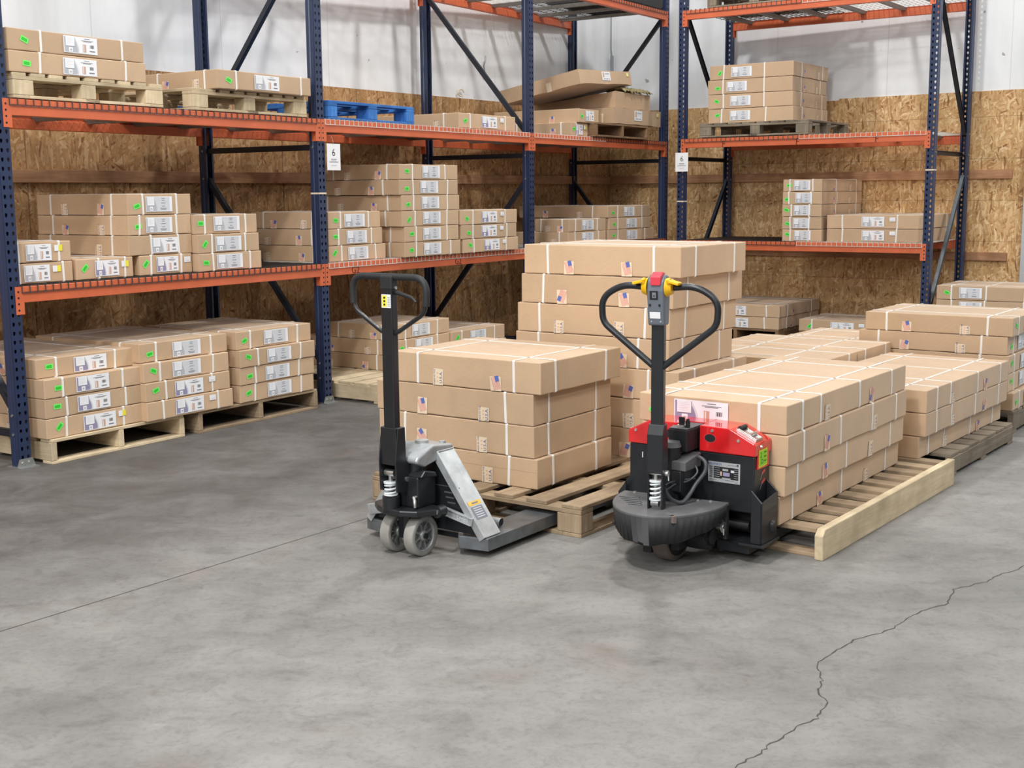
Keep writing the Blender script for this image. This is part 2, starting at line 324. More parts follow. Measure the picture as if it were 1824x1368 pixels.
# ------------------------------------------------------------ racks
PITCHH = .0508
def post_mesh():
    m = M(); N = 82; W = .076
    hole = [(.0, .0105), (.007, .006), (.0072, -.001), (.0045, -.009), (0, -.0125), (-.0045, -.009), (-.0072, -.001), (-.007, .006)]
    for k in range(N):
        z = k*PITCHH+.06
        for cx in (-.057, -.019):
            ow = [(0, PITCHH/2), (.019, PITCHH/2), (.019, 0), (.019, -PITCHH/2), (0, -PITCHH/2), (-.019, -PITCHH/2), (-.019, 0), (-.019, PITCHH/2)]
            vs = [(cx+a, 0, z+b) for a, b in ow]+[(cx+a*1.15, 0, z+b*1.15) for a, b in hole]
            m.add(vs, [(i, (i+1) % 8, 8+(i+1) % 8, 8+i) for i in range(8)])
    z0, z1 = .06-PITCHH/2, .06-PITCHH/2+N*PITCHH
    prof = [(-W, 0), (-W, .028), (-W+.004, .036), (-W, .044), (-W, .07), (-W+.016, .07)]
    for sgn in (0, 1):
        pr = prof if sgn == 0 else [(-W-x, y) for x, y in prof]
        vs = [(x, y, z0) for x, y in pr]+[(x, y, z1) for x, y in pr]; n = len(pr)
        m.add(vs, [(i, i+1, n+i+1, n+i) for i in range(n-1)])
    m.add([(-W, 0, 0), (0, 0, 0), (0, 0, z0), (-W, 0, z0)], [(0, 1, 2, 3)])
    for x in (-W, 0): m.add([(x, 0, 0), (x, .07, 0), (x, .07, z0), (x, 0, z0)], [(0, 1, 2, 3)])
    return m.mesh('post', ['rack_blue'])
POST = post_mesh(); DEP = 1.2154
def brace(p0, p1, parent, grey=False):
    p0 = Vector(p0); p1 = Vector(p1); d = (p1-p0); L = d.length; d.normalize(); x = Vector((1, 0, 0)); y = d.cross(x).normalized()
    m = M(); T = Matrix(((d.x, x.x, y.x, p0.x), (d.y, x.y, y.y, p0.y), (d.z, x.z, y.z, p0.z), (0, 0, 0, 1)))
    m.box(0, L, -.0185, -.0155, -.02, .02, T=T); m.box(0, L, -.0185, .0165, -.02, -.017, T=T); m.box(0, L, -.0185, .0165, .017, .02, T=T)
    return m.build('brace', ['brace_grey' if grey else 'rack_brace'], parent)
def upright(pos, ang, label, mirror=False, grp='blue upright frames of the pallet racks', greylow=False, dep=DEP):
    root = empty('rack_upright', pos, ang); tag(root, label, 'rack upright', grp)
    for rear in (0, 1):
        o = bpy.data.objects.new('post', POST); COL.objects.link(o); o.parent = root
        if rear: o.location = (-.076, dep, 0); o.rotation_euler = (0, 0, math.pi)
        s = o.modifiers.new('sheet', 'SOLIDIFY'); s.thickness = .0025; s.offset = -1
        m = M(); y0 = dep-.01 if rear else 0; sg = -1 if not rear else 1
        m.box(-.10, .026, -.045 if not rear else dep-.09, .09 if not rear else dep+.045, 0, .006)
        fy = -.006 if not rear else dep+.006
        m.prism([(-.098, .006), (.022, .006), (.004, .052), (-.080, .052)], fy-.002, fy+.002, 'xz')
        for bx in (-.060, -.018): m.cyl((bx, fy-sg*-.002, .028), (bx, fy+sg*.010, .028), .009, seg=6, mi=1, smooth=False)
        m.build('foot_plate', ['galvanised', 'steel'], root)
    y0, y1 = .05, dep-.05; f = lambda t: y0 if not mirror else y1; xm = -.038
    a, b = (y0, y1) if not mirror else (y1, y0)
    brace((xm, y0, .19), (xm, y1, .19), root); brace((xm, y0, 1.87), (xm, y1, 1.87), root)
    brace((xm, b, 1.66), (xm, a, .30), root, greylow); brace((xm, a, 3.38), (xm, b, 2.07), root)
    for z in (.19, 1.87, 1.66 if mirror else .30, 3.38 if not mirror else 2.07):
        m = M(); m.cyl((-.082, y0-.01, z), (.006, y0-.01, z), .008, seg=8); m.build('bolt', ['galvanised'], root)
    for z in (.19, 1.87, 1.66, 2.07):
        m = M(); m.cyl((-.082, y1+.01, z), (.006, y1+.01, z), .008, seg=8); m.build('bolt', ['galvanised'], root)
    return root
def beam(origin, U, V, ang, u0, u1, front, z, label, dep=DEP, texts=(), grp=None, step=True):
    p = origin+U*u0+V*(0 if front else dep)+Vector((0, 0, z)); root = empty('rack_beam', p, ang); tag(root, label, 'rack beam', grp or 'orange beams of the pallet racks')
    L = u1-u0; s = 1 if front else -1; m = M()
    # step profile (y toward the shelf)
    prof = [(-.006, 0), (-.006, .052), (-.002, .056), (-.006, .060), (-.006, .09), (.022, .09), (.022, .064), (.044, .064), (.044, 0)]
    m.prism([(y*s, zz) for y, zz in prof], .006, L-.006-.076, 'yz', 0); m.build('beam_bar', ['rack_orange'], root, bevel=.002, seg=1)
    for e in (0, 1):
        x0 = -.036 if not e else L-.076-.018; x1 = .018 if not e else L-.036-.004
        if e: x0, x1 = L-.094, L-.042
        c = M(); ya, yb = sorted((-.0035*s, -.0075*s)); c.box(x0, x1, ya, yb, -.066, .091)
        xe = (.0, .006) if not e else (L-.082, L-.076); ya, yb = sorted((-.007*s, .045*s)); c.box(xe[0], xe[1], ya, yb, -.066, .091)
        xh = -.018 if not e else L-.058
        for zz in (.062, .028, -.006, -.042):
            y2 = -.0082*s; c.cyl((xh, -.005*s, zz), (xh, y2, zz), .0065, seg=8, mi=1, smooth=False)
        c.build('beam_connector', ['rack_orange', 'black_matte'], root)
    if texts:
        for (tx, x, zz, sz) in texts:
            F = Face2D(lambda a, b, d: (a, -.0072-d, b)); F.text(tx, sz, x, zz, .0004, 0); F.build('marker_writing', ['marker'], root)
    return root
def deck(origin, U, V, ang, u0, u1, z, label, mat, dep=DEP, bend=0):
    root = empty('wire_deck', origin+U*u0+Vector((0, 0, z)), ang); tag(root, label, 'wire deck', 'wire mesh decks on the rack shelves')
    L = u1-u0; m = M(); r = .0023; n = int(round(L/.052))
    for i in range(n+1):
        x = r+(L-2*r)*i/n; m.box(x-r, x+r, -.010, dep+.010, -.001, .0036); m.box(x-r, x+r, -.0125, -.008, -.036, .0036); m.box(x-r, x+r, dep+.008, dep+.0125, -.036, .0036)
    for yy in [.03+(dep-.06)*i/10 for i in range(11)]: m.box(0, L, yy-r, yy+r, -.0055, -.001)
    for yy in (-.0125, dep+.008): m.box(0, L, yy-.001, yy+.0045, -.0385, -.034)
    m.build('wire_mesh', [mat], root)
    for k in range(3):
        c = M(); x = L*(k+.5)/3; c.prism([(x-.03, -.012), (x-.022, -.040), (x+.022, -.040), (x+.03, -.012), (x+.024, -.006), (x-.024, -.006)], .024, dep-.024, 'xz'); c.build('support_channel', ['channel_grey'], root)
    return root
bays = [0, 2.583, 5.408, 8.131]
names = ['leftmost blue rack upright in front of the floor pallets', 'second blue rack upright from the left, with the white number card', 'third blue rack upright, behind the tall middle stack', 'fourth blue rack upright, last of the left rack by the corner']
for i, b in enumerate(bays): upright(PA(b, 0), TA, names[i], mirror=(i == 2))
LZ = [.940, 1.978, 3.345]
ln = ['lower', 'upper', 'top']
bn = ['left bay', 'middle bay', 'right bay']
for li, z in enumerate(LZ):
    for k in range(3):
        if li == 2 and k == 0: continue
        u0, u1 = bays[k], bays[k+1]
        tx = []
        if li == 0 and k == 1: tx = [('G2', .30, .028, .075), ('G2', 1.62, .028, .075)]
        for fr in (True, False):
            beam(OA, UA, VA, TA, u0, u1, fr, z, '%s orange beam of the %s shelf in the %s of the left rack' % ('front' if fr else 'rear', ln[li], bn[k]), texts=tx if fr else ())
        mat = 'wire_dark' if k == 0 else 'wire_white'; uu0, uu1 = u0+.004, u1-.08; h = (uu1-uu0)/2
        for q in (0, 1):
            deck(OA, UA, VA, TA, uu0+q*(h+.004), uu0+h-.004+q*(h+.004), z+.0925, '%s wire deck of the %s shelf in the %s of the left rack' % (('left', 'right')[q], ln[li], bn[k]), mat if not (k == 2 and q == 1) else 'wire_dark')
BWB = 2.615; DB = 1.156
upright(PB(.076, 0), TB, 'left blue upright of the back rack, with a white number card', dep=DB)
upright(PB(BWB, 0), TB, 'right blue upright of the back rack, with a grey diagonal brace', dep=DB, greylow=True)
for li, z in enumerate([.947, 1.975, 3.249]):
    tx = [('F', .44, .028, .085), ('F', 1.22, .028, .085), ('F', 2.0, .028, .085)] if li == 1 else []
    for fr in (True, False):
        beam(OB, UB, VB, TB, .076, BWB, fr, z, '%s orange beam of the %s shelf in the back rack' % ('front' if fr else 'rear', ln[li]), dep=DB, texts=tx if fr else ())
    h = (BWB-.08-.08)/2
    for q in (0, 1): deck(OB, UB, VB, TB, .08+q*(h+.004), .08+h-.004+q*(h+.004), z+.0925, '%s wire deck of the %s shelf in the back rack' % (('left', 'right')[q], ln[li]), 'wire_white' if q else 'wire_dark', dep=DB)
# number cards
def card(pos, ang, label, col, w=.095, h=.13, off=0.0):
    root = empty('number_card', pos, ang); tag(root, label, 'sign', 'white number cards hanging on the racks')
    F = Face2D(lambda a, b, d: (a, -.011-d+.012*math.sin(max(0, a)*20)*off, b))
    n = 6
    for k in range(n):
        a0 = -w/2+w*k/n; a1 = -w/2+w*(k+1)/n; F.rect(a0, a1, -h, 0, 0, 0)
    F.text('6', h*.40, off*-w*.18, -h*.34, .0006, 1)
    for (b, ww, hh) in ((.585, .42, .026), (.64, .36, .014), (.69, .66, .024)): F.rect(-w*ww/2-off*w*.1, w*ww/2-off*w*.1, -h*b-h*hh/2, -h*b+h*hh/2, .0006, 2)
    F.rect(-w*.2, w*.2, -h*.84, -h*.80, .0006, 3)
    c = F.build('card', ['paper_sign', col, 'label_ink', 'label_pale'], root)
    m = M(); m.tube([(0, -.012, -.006), (-.008, -.014, .02), (-.018, -.011, .05)], .0012, 6); m.build('string', ['ivory'], root)
MATS['green_ink2'] = flat('dark_green_ink', rgb(40, 78, 52), .6)
card(PA(2.583+.072, -.012, 1.897), TA, 'white card with a black 6 hanging beside the second upright of the left rack', 'black_ink', w=.145, h=.19)
card(PB(.06, -.014, 1.93), TB, 'white card with a dark green 6 hanging on the left upright of the back rack', 'green_ink2', w=.145, h=.19)
# tie around the post
for (P, ang, z, lab) in ((PA(2.583, 0), TA, 1.535, 'pale zip tie around the second upright of the left rack'), (PB(.076, 0), TB, 1.43, 'pale zip tie around the left upright of the back rack'), (PB(BWB, 0), TB, 1.705, 'pale zip tie around the right upright of the back rack')):
    m = M(); m.box(-.079, .003, -.005, -.0015, z, z+.012); m.box(-.079, -.0765, -.005, .073, z, z+.012); m.box(.0005, .003, -.005, .073, z, z+.012); m.box(-.079, .003, .071, .074, z, z+.012)
    o = m.build('zip_tie', ['ivory']); o.location = P; o.rotation_euler = (0, 0, ang); tag(o, lab, 'tie')
# ------------------------------------------------------------ cartons
LABM = ['label_white', 'label_pale', 'label_grey', 'label_lilac', 'label_ink', 'label_tan', 'yellow_sticker', 'black_ink']
def draw_label(F, s0, t0, w, h, style):
    X = lambda a: s0+a*w; Y = lambda b: t0+b*h
    F.rect(X(0), X(1), Y(0), Y(1), .0010, 0)
    inner = 1 if style == 'plain' else 0
    F.rect(X(.02), X(.90 if style == 'plain' else .98), Y(.05), Y(.95), .0013, inner)
    arc = [(X(.02), Y(.05)), (X(.44), Y(.05))]+[(X(.46-.14*(t/6.0)**2), Y(.05+.90*t/6.0)) for t in range(1, 7)]+[(X(.02), Y(.95))]
    F.poly(arc, .0016, 3 if style == 'lilac' else 2)
    a2 = [(X(.40), Y(.05)), (X(.44), Y(.05))]+[(X(.46-.14*(t/6.0)**2), Y(.05+.90*t/6.0)) for t in range(1, 7)]+[(X(.42-.14*(t/6.0)**2), Y(.05+.90*t/6.0)) for t in range(6, 0, -1)]
    F.poly(a2, .0018, 1)
    F.rect(X(.07), X(.335), Y(.37), Y(.93), .0019, 4); F.rect(X(.06), X(.325), Y(.40), Y(.95), .0022, 0)
    for k in range(5): F.rect(X(.09), X(.09+(.15, .2, .12, .19, .1)[k]), Y(.86-.085*k), Y(.875-.085*k), .0024, 1)
    F.rect(X(.15), X(.26), Y(.05), Y(.33), .0022, 0); F.rect(X(.18), X(.235), Y(.12), Y(.24), .0024, 2)
    if style == 'plain':
        for b, ww in ((.84, .13), (.72, .11), (.54, .17), (.34, .12), (.20, .24), (.13, .20)): F.rect(X(.66-ww/2), X(.66+ww/2), Y(b), Y(b+.035), .0018, 4)
    else:
        for b, ww in ((.88, .16), (.77, .36), (.72, .24)): F.rect(X(.70-ww/2), X(.70+ww/2), Y(b), Y(b+.03), .0018, 4)
        F.rect(X(.56), X(.66), Y(.10), Y(.56), .0018, 5); F.rect(X(.58), X(.60), Y(.13), Y(.53), .0020, 0)
        for k in range(6): F.rect(X(.78+.020*k), X(.78+.020*k+(.008, .014, .010, .015, .007, .013)[k]), Y(.36), Y(.56), .0018, 7)
        F.rect(X(.76), X(.92), Y(.15), Y(.22), .0018, 4)
def draw_tape(F, s0, w, h, kind, t0=.0):
    j = random.uniform(-.006, .006)
    F.poly([(s0, t0), (s0+w, t0+.001), (s0+w+j*.6, t0+h), (s0+j, t0+h+j*.5)], .0016, 0)
    if kind == 'usa':
        F.text('MADE IN THE', .0125, s0+w*.17, t0+h*.5, .0022, 1, math.pi/2)
        F.text('U.S.A.', .024, s0+w*.80, t0+h*.5, .0022, 1, math.pi/2)
        for k in (.25, .5, .75):
            c = (s0+w*.47, t0+h*k); F.poly([(c[0]+(.0055 if i % 2 == 0 else .0023)*math.sin(i*math.pi/5), c[1]+(.0055 if i % 2 == 0 else .0023)*math.cos(i*math.pi/5)) for i in range(10)], .0022, 3)
    else:
        c = (s0+w*.5, t0+h*.55); r = random.choice((-1.9, -1.3, 1.2, -.9)); cr, sr = math.cos(r), math.sin(r)
        def R(a, b): return (c[0]+a*cr-b*sr, c[1]+a*sr+b*cr)
        L, H = min(h, .066)*.98, w*.70
        for k in range(7):
            b0 = -H/2+H*k/7; F.poly([R(-L/2, b0+.001*math.sin(k)), R(L/2, b0+.002), R(L/2, b0+H/14+.002), R(-L/2, b0+H/14)], .0020, 2)
        F.poly([R(-L/2, 0), R(-L/2+L*.42, 0), R(-L/2+L*.42, H/2), R(-L/2, H/2)], .0024, 4)
    return F
def strap(parent, kind, p, L, h, w=.0135):
    """kind 'u': loop in the y-z plane at x=p; kind 'v': loop in the x-z plane at y=p"""
    o = .0026; i = .0004; c = .006
    P = lambda e: [(-e+c, -e), (L+e-c, -e), (L+e, -e+c), (L+e, h+e-c), (L+e-c, h+e), (-e+c, h+e), (-e, h+e-c), (-e, -e+c)]
    m = M(); k = random.uniform(-.006, .006)
    def Q(a, b, q): q += k*(b/h-.5); return (q, a, b) if kind == 'u' else (a, q, b)
    po = P(o); pi = P(i); n = 8; vs = [Q(a, b, p-w/2) for a, b in po]+[Q(a, b, p+w/2) for a, b in po]+[Q(a, b, p-w/2) for a, b in pi]+[Q(a, b, p+w/2) for a, b in pi]
    fs = []
    for a in range(n):
        b = (a+1) % n; fs += [(a, b, n+b, n+a), (a, b, 2*n+b, 2*n+a), (n+a, n+b, 3*n+b, 3*n+a)]
    m.add(vs, fs); return m.build('strap', ['strap'], parent)
import bmesh
def carton_mesh(lu, lv, h, drop=0.0, wob=.0016):
    bm = bmesh.new(); bmesh.ops.create_cube(bm, size=1.0)
    for v in bm.verts: v.co = Vector(((v.co.x+.5)*lu, (v.co.y+.5)*lv, (v.co.z+.5)*h))
    long_e = [e for e in bm.edges if abs(e.verts[0].co.z-e.verts[1].co.z) < 1e-5]
    bmesh.ops.subdivide_edges(bm, edges=long_e, cuts=7, use_grid_fill=True)
    for v in bm.verts:
        edge = (v.co.x < 1e-4 or v.co.x > lu-1e-4)+(v.co.y < 1e-4 or v.co.y > lv-1e-4)
        if v.co.z > h-1e-4:
            if edge == 0: v.co.z += 0
            elif edge == 1: v.co.z -= random.uniform(0, wob)
            v.co.z -= drop*v.co.y/lv
        else:
            if edge == 1: v.co.z += random.uniform(0, wob*1.6)
    me = bpy.data.meshes.new('carton'); bm.to_mesh(me); bm.free(); me.materials.append(CARD); me.materials.append(CARD2); return me
def carton(row, label, group=None, lab=None, style='plain', green=True, su=(.20, .79), sv=(.17, .84), tapes=None, yellow=False, labpos=.5, labw=.235, white=False, seam=False, name='carton', kinds=None, labh=None):
    x, y, z, phi, lu, lv, h = row
    root = bpy.data.objects.new(name, carton_mesh(lu, lv, h)); COL.objects.link(root); root.location = (x, y, z); root.rotation_euler = (0, 0, phi)
    b = root.modifiers.new('bevel', 'BEVEL'); b.width = .0045; b.segments = 2; b.limit_method = 'ANGLE'; b.angle_limit = .7
    tag(root, label, 'box', group)
    J = lambda q, L: max(.05, min(L-.05, q*L+random.uniform(-.02, .02)))
    for q in su: strap(root, 'u', J(q, lu), lv, h)
    for q in sv: strap(root, 'v', J(q, lv), lu, h)
    fu = lambda a, b, d: (a, -d-.0008, b); fv = lambda a, b, d: (-d-.0008, lv-a, b)
    if lab:
        fn = fu if lab == 'u' else fv; L = lu if lab == 'u' else lv
        w = min(labw, L*.42); hh = labh or min(.095, h*.80); s0 = L*labpos-w/2+random.uniform(-.02, .02); t0 = (h-hh)/2+random.uniform(-.004, .004)
        # labels go over the straps
        F = Face2D(lambda a, b, d: fn(a, b, d+.0022)); draw_label(F, s0, t0, w, hh, style); F.build('label', LABM, root)
        if green:
            F = Face2D(fn); c = (L*.09+.018+random.uniform(-.01, .015), h*.5+random.uniform(-.012, .012)); r = random.choice((0, .15, -.1, .5, .8, -.4, .3)); cr, sr = math.cos(r), math.sin(r)
            R = lambda a, b: (c[0]+a*cr-b*sr, c[1]+a*sr+b*cr)
            F.poly([R(-.026, -.015), R(.026, -.015), R(.026, .015), R(-.026, .015)], .0012, 0); F.poly([R(-.019, -.009), R(.019, -.008), R(.017, .009), R(-.020, .008)], .0016, 1)
            F.build('green_sticker', ['green_sticker', 'green_ink'], root)
        if yellow:
            F = Face2D(fn); a = s0+w+.02; a = min(a, L-.085); F.rect(a, a+.055, h*.52, h*.82, .0036, 0); F.rect(a+.030, a+.055, h*.52, h*.82, .0040, 1); F.build('yellow_sticker', ['label_white', 'yellow_sticker'], root)
        if white:
            F = Face2D(fn); a = min(s0+w+.05, L-.07); F.rect(a, a+.055, h*.55, h*.84, .0036, 0); F.rect(a+.015, a+.045, h*.62, h*.66, .0040, 1); F.build('white_sticker', ['label_white', 'label_pale'], root)
    if tapes:
        fn = fv if tapes == 'v' else fu; L = lv if tapes == 'v' else lu
        ks = list(kinds) if kinds else random.choice((['usa', 'flag'], ['flag', 'usa']))
        for k, q in zip(ks, (.27, .66) if len(ks) == 2 else (.15, .32, .56, .8)):
            F = Face2D(fn); draw_tape(F, L*q+random.uniform(-.02, .02), .063, random.uniform(.060, .076)*min(1.1, h/.13), k); F.build('tape', ['tape_paper', 'tape_blue', 'tape_red', 'tape_star', 'flag_blue'], root)
    if seam:
        F = Face2D(fv); F.rect(0, lv, h*.56, h*.565, .0006, 0); F.build('lid_edge', [CARD2], root)
    return root
ORD = {1: [''], 2: ['lower', 'upper'], 3: ['bottom', 'middle', 'top'], 4: ['bottom', 'third from top', 'second from top', 'top'],
       5: ['bottom', 'fourth from top', 'middle', 'second from top', 'top'], 6: ['bottom', 'fifth from top', 'fourth from top', 'third from top', 'second from top', 'top'],
       7: ['bottom', 'sixth from top', 'fifth from top', 'fourth from top', 'third from top', 'second from top', 'top']}
def stack(rows, where, group, **kw):
    per = kw.pop('per', {})
    n = len(rows)
    for i, r in enumerate(rows):
        k = dict(kw); k.update(per.get(i, {}))
        carton(r, where % ORD[n][i] if '%s' in where else where, group, **k)
D = {
 'S1': [[0.115, 5.737, 0.146, 0.95, 0.676, 0.979, 0.144], [0.1, 5.748, 0.292, 0.95, 0.702, 0.96, 0.152], [0.098, 5.749, 0.446, 0.95, 0.699, 0.968, 0.15], [0.133, 5.724, 0.598, 0.95, 0.724, 0.9, 0.152]],
 'S3': [[1.122, 5.131, 0.127, 0.948, 1.5, 0.7, 0.124], [1.14, 5.118, 0.253, 0.948, 1.5, 0.7, 0.128], [1.149, 5.111, 0.383, 0.948, 1.5, 0.7, 0.132], [1.141, 5.117, 0.517, 0.948, 1.5, 0.703, 0.126]],
 'S4': [[2.1350000000000002, 6.449, 0.125, 0.92, 1.45, 1.5, 0.116], [2.165, 6.439, 0.243, 0.92, 1.45, 0.745, 0.123], [2.165, 6.439, 0.368, 0.92, 1.45, 0.745, 0.122]],
 'S2': [[0.829, 6.315, 0.142, 0.95, 0.656, 0.955, 0.157], [0.836, 6.31, 0.301, 0.95, 0.669, 0.955, 0.157], [0.849, 6.3, 0.46, 0.95, 0.807, 0.955, 0.157], [0.801, 6.335, 0.619, 0.95, 0.738, 0.955, 0.157], [0.804, 6.333, 0.778, 0.95, 0.774, 0.946, 0.157], [0.819, 6.322, 0.937, 0.95, 0.807, 0.937, 0.157], [0.853, 6.298, 1.096, 0.95, 0.757, 0.959, 0.157]],
 'S5': [[3.151, 7.762, 0.142, 0.945, 0.74, 0.95, 0.114], [3.122, 7.783, 0.258, 0.945, 0.74, 0.95, 0.115], [3.122, 7.783, 0.375, 0.945, 0.74, 0.95, 0.115], [3.111, 7.791, 0.492, 0.945, 0.74, 0.959, 0.117], [3.134, 7.774, 0.611, 0.945, 0.74, 0.947, 0.119]],
 'LA1': [[-2.679, 7.077, 0.146, 0.987, 0.719, 1.08, 0.116], [-2.679, 7.077, 0.264, 0.987, 0.71, 1.08, 0.114], [-2.677, 7.075, 0.38, 0.987, 0.699, 1.08, 0.112], [-2.731, 7.111, 0.494, 0.987, 0.712, 1.08, 0.112]],
 'LA2': [[-2.255, 7.624, 0.146, 0.987, 0.72, 1.08, 0.118], [-2.26, 7.627, 0.266, 0.987, 0.704, 1.08, 0.118], [-2.269, 7.633, 0.386, 0.987, 0.71, 1.08, 0.12], [-2.295, 7.651, 0.508, 0.987, 0.731, 1.015, 0.12]],
 'LA3': [[-1.824, 8.296, 0.146, 0.987, 0.723, 0.95, 0.118], [-1.82, 8.293, 0.266, 0.987, 0.726, 0.95, 0.118], [-1.814, 8.289, 0.386, 0.987, 0.733, 0.95, 0.116], [-1.841, 8.307, 0.504, 0.987, 0.73, 0.894, 0.122]],
 'LA4': [[-0.924, 9.779, 0.146, 0.987, 0.726, 0.95, 0.12], [-0.921, 9.777, 0.268, 0.987, 0.732, 0.95, 0.12], [-0.928, 9.781, 0.39, 0.987, 0.742, 0.66, 0.12]],
 'LA5': [[-0.486, 10.378, 0.146, 0.987, 0.796, 0.9, 0.12], [-0.499, 10.386, 0.268, 0.987, 0.794, 0.9, 0.12]],
 'A1a': [[-2.831, 7.107, 1.036, 0.987, 0.413, 1.0, 0.118], [-2.831, 7.107, 1.156, 0.987, 0.407, 1.0, 0.118]],
 'A1b1': [[-2.588, 7.471, 1.036, 0.987, 0.421, 0.9, 0.124]],
 'A1b2': [[-2.326, 7.867, 1.036, 0.987, 0.428, 0.9, 0.124]],
 'A1b': [[-2.371, 7.804, 1.162, 0.987, 0.515, 0.894, 0.124], [-2.367, 7.81, 1.288, 0.987, 0.508, 0.891, 0.124], [-2.366, 7.81, 1.414, 0.987, 0.512, 0.893, 0.13]],
 'A1c': [[-2.038, 8.206, 1.036, 0.987, 0.569, 0.9, 0.118], [-2.042, 8.209, 1.156, 0.987, 0.557, 0.9, 0.122], [-2.068, 8.226, 1.28, 0.987, 0.573, 0.9, 0.126]],
 'A1d': [[-1.344, 9.274, 1.036, 0.987, 0.663, 0.9, 0.118], [-1.344, 9.274, 1.156, 0.987, 0.626, 0.9, 0.122], [-1.344, 9.274, 1.28, 0.987, 0.604, 0.783, 0.124]],
 'A1e': [[-0.835, 9.891, 1.036, 0.987, 0.755, 0.9, 0.117], [-0.832, 9.894, 1.155, 0.987, 0.723, 0.9, 0.121], [-0.85, 9.867, 1.278, 0.987, 0.759, 0.9, 0.121], [-0.85, 9.868, 1.401, 0.987, 0.772, 0.9, 0.121], [-0.864, 9.846, 1.524, 0.987, 0.779, 0.9, 0.119], [-0.86, 9.852, 1.645, 0.987, 0.77, 0.784, 0.119]],
 'A1f': [[-0.397, 10.543, 1.036, 0.987, 0.84, 0.9, 0.115], [-0.411, 10.522, 1.153, 0.987, 0.84, 0.9, 0.118], [-0.418, 10.511, 1.273, 0.987, 0.862, 0.9, 0.12]],
 'A1g': [[0.988, 12.783, 1.036, 0.987, 1.017, 0.95, 0.12], [0.999, 12.799, 1.158, 0.987, 0.91, 0.95, 0.118], [0.987, 12.782, 1.278, 0.987, 0.926, 1.072, 0.12]],
 'A1h': [[0.552, 12.106, 1.036, 0.987, 0.741, 0.6, 0.12], [0.558, 12.115, 1.158, 0.987, 0.729, 0.383, 0.12]],
 'A2x': [[-2.756, 7.081, 2.217, 0.987, 0.954, 0.65, 0.117], [-2.76, 7.083, 2.336, 0.987, 0.947, 0.65, 0.12]],
 'A2y': [[-1.886, 8.283, 2.217, 0.987, 0.884, 0.687, 0.122]],
 'A2i': [[-0.424, 10.622, 2.075, 0.987, 0.858, 1.339, 0.125]],
 'Bm': [[2.778, 12.518, 2.217, 0.963, 0.925, 0.911, 0.142], [2.772, 12.522, 2.361, 0.963, 0.917, 0.909, 0.142], [2.767, 12.526, 2.505, 0.963, 0.907, 0.908, 0.142], [2.774, 12.52, 2.649, 0.963, 0.919, 0.897, 0.142]],
 'Bn': [[3.037, 12.304, 1.036, 0.963, 1.118, 0.407, 0.12], [3.034, 12.306, 1.158, 0.963, 1.116, 0.407, 0.12], [3.031, 12.308, 1.28, 0.963, 1.129, 0.406, 0.12], [3.033, 12.307, 1.402, 0.963, 1.131, 0.405, 0.12], [3.032, 12.308, 1.524, 0.963, 1.134, 0.401, 0.12]],
 'Bo': [[3.823, 11.806, 1.036, 0.963, 1.12, 0.891, 0.128], [3.827, 11.803, 1.166, 0.963, 1.12, 0.897, 0.13]],
 'Bq': [[2.693, 12.551, 0.146, 0.963, 1.083, 0.919, 0.12], [2.698, 12.547, 0.268, 0.963, 1.089, 0.928, 0.12]],
 'Br': [[3.646, 11.951, 0.146, 0.963, 0.74, 0.932, 0.12]],
 'Bt': [[4.71, 11.007, 0.142, 0.963, 0.74, 0.95, 0.128], [4.71, 11.007, 0.272, 0.963, 0.74, 0.95, 0.128], [4.71, 11.007, 0.402, 0.963, 0.74, 0.95, 0.128], [4.71, 11.007, 0.532, 0.963, 0.74, 0.95, 0.128]],
 'S6a': [[2.148, 7.699, 0.142, 0.937, 0.59, 0.96, 0.132], [2.148, 7.699, 0.276, 0.937, 0.59, 0.96, 0.132], [2.148, 7.699, 0.41, 0.937, 0.59, 0.96, 0.132]],
 'S6b': [[1.79, 7.211, 0.142, 0.937, 0.59, 0.96, 0.132], [1.79, 7.211, 0.276, 0.937, 0.59, 0.96, 0.132], [1.79, 7.211, 0.41, 0.937, 0.59, 0.96, 0.132]],
 'S7': [[2.402, 8.499, 0.142, 0.937, 0.71, 0.6, 0.12], [2.402, 8.499, 0.264, 0.937, 0.71, 0.6, 0.12], [2.402, 8.499, 0.386, 0.937, 0.71, 0.6, 0.12]],
 'j1': [[0.59, 12.181, 2.075, 0.987, 0.31, 0.728, 0.125]],
 'j2': [[0.663, 12.237, 2.202, 0.987, 0.387, 0.982, 0.13]],
 'Pk': [[0.84, 12.397, 2.075, 0.987, 1.562, 1.0, 0.135]],
 'k1': [[1.035, 12.709, 2.215, 0.987, 1.031, 0.342, 0.16]],
 'k2': [[1.062, 12.84, 2.376, 0.987, 0.754, 0.961, 0.165]],
 'k3': [[0.663, 12.237, 2.6, 0.987, 1.055, 0.763, 0.14]],
 'P2x': [[-2.76, 7.061, 2.075, 0.987, 1.044, 0.8, 0.142]],
 'P2y': [[-1.958, 8.182, 2.075, 0.987, 1.05, 0.438, 0.142]],
 'PBm': [[2.877, 12.283, 2.075, 0.963, 0.912, 1.158, 0.142]],
}

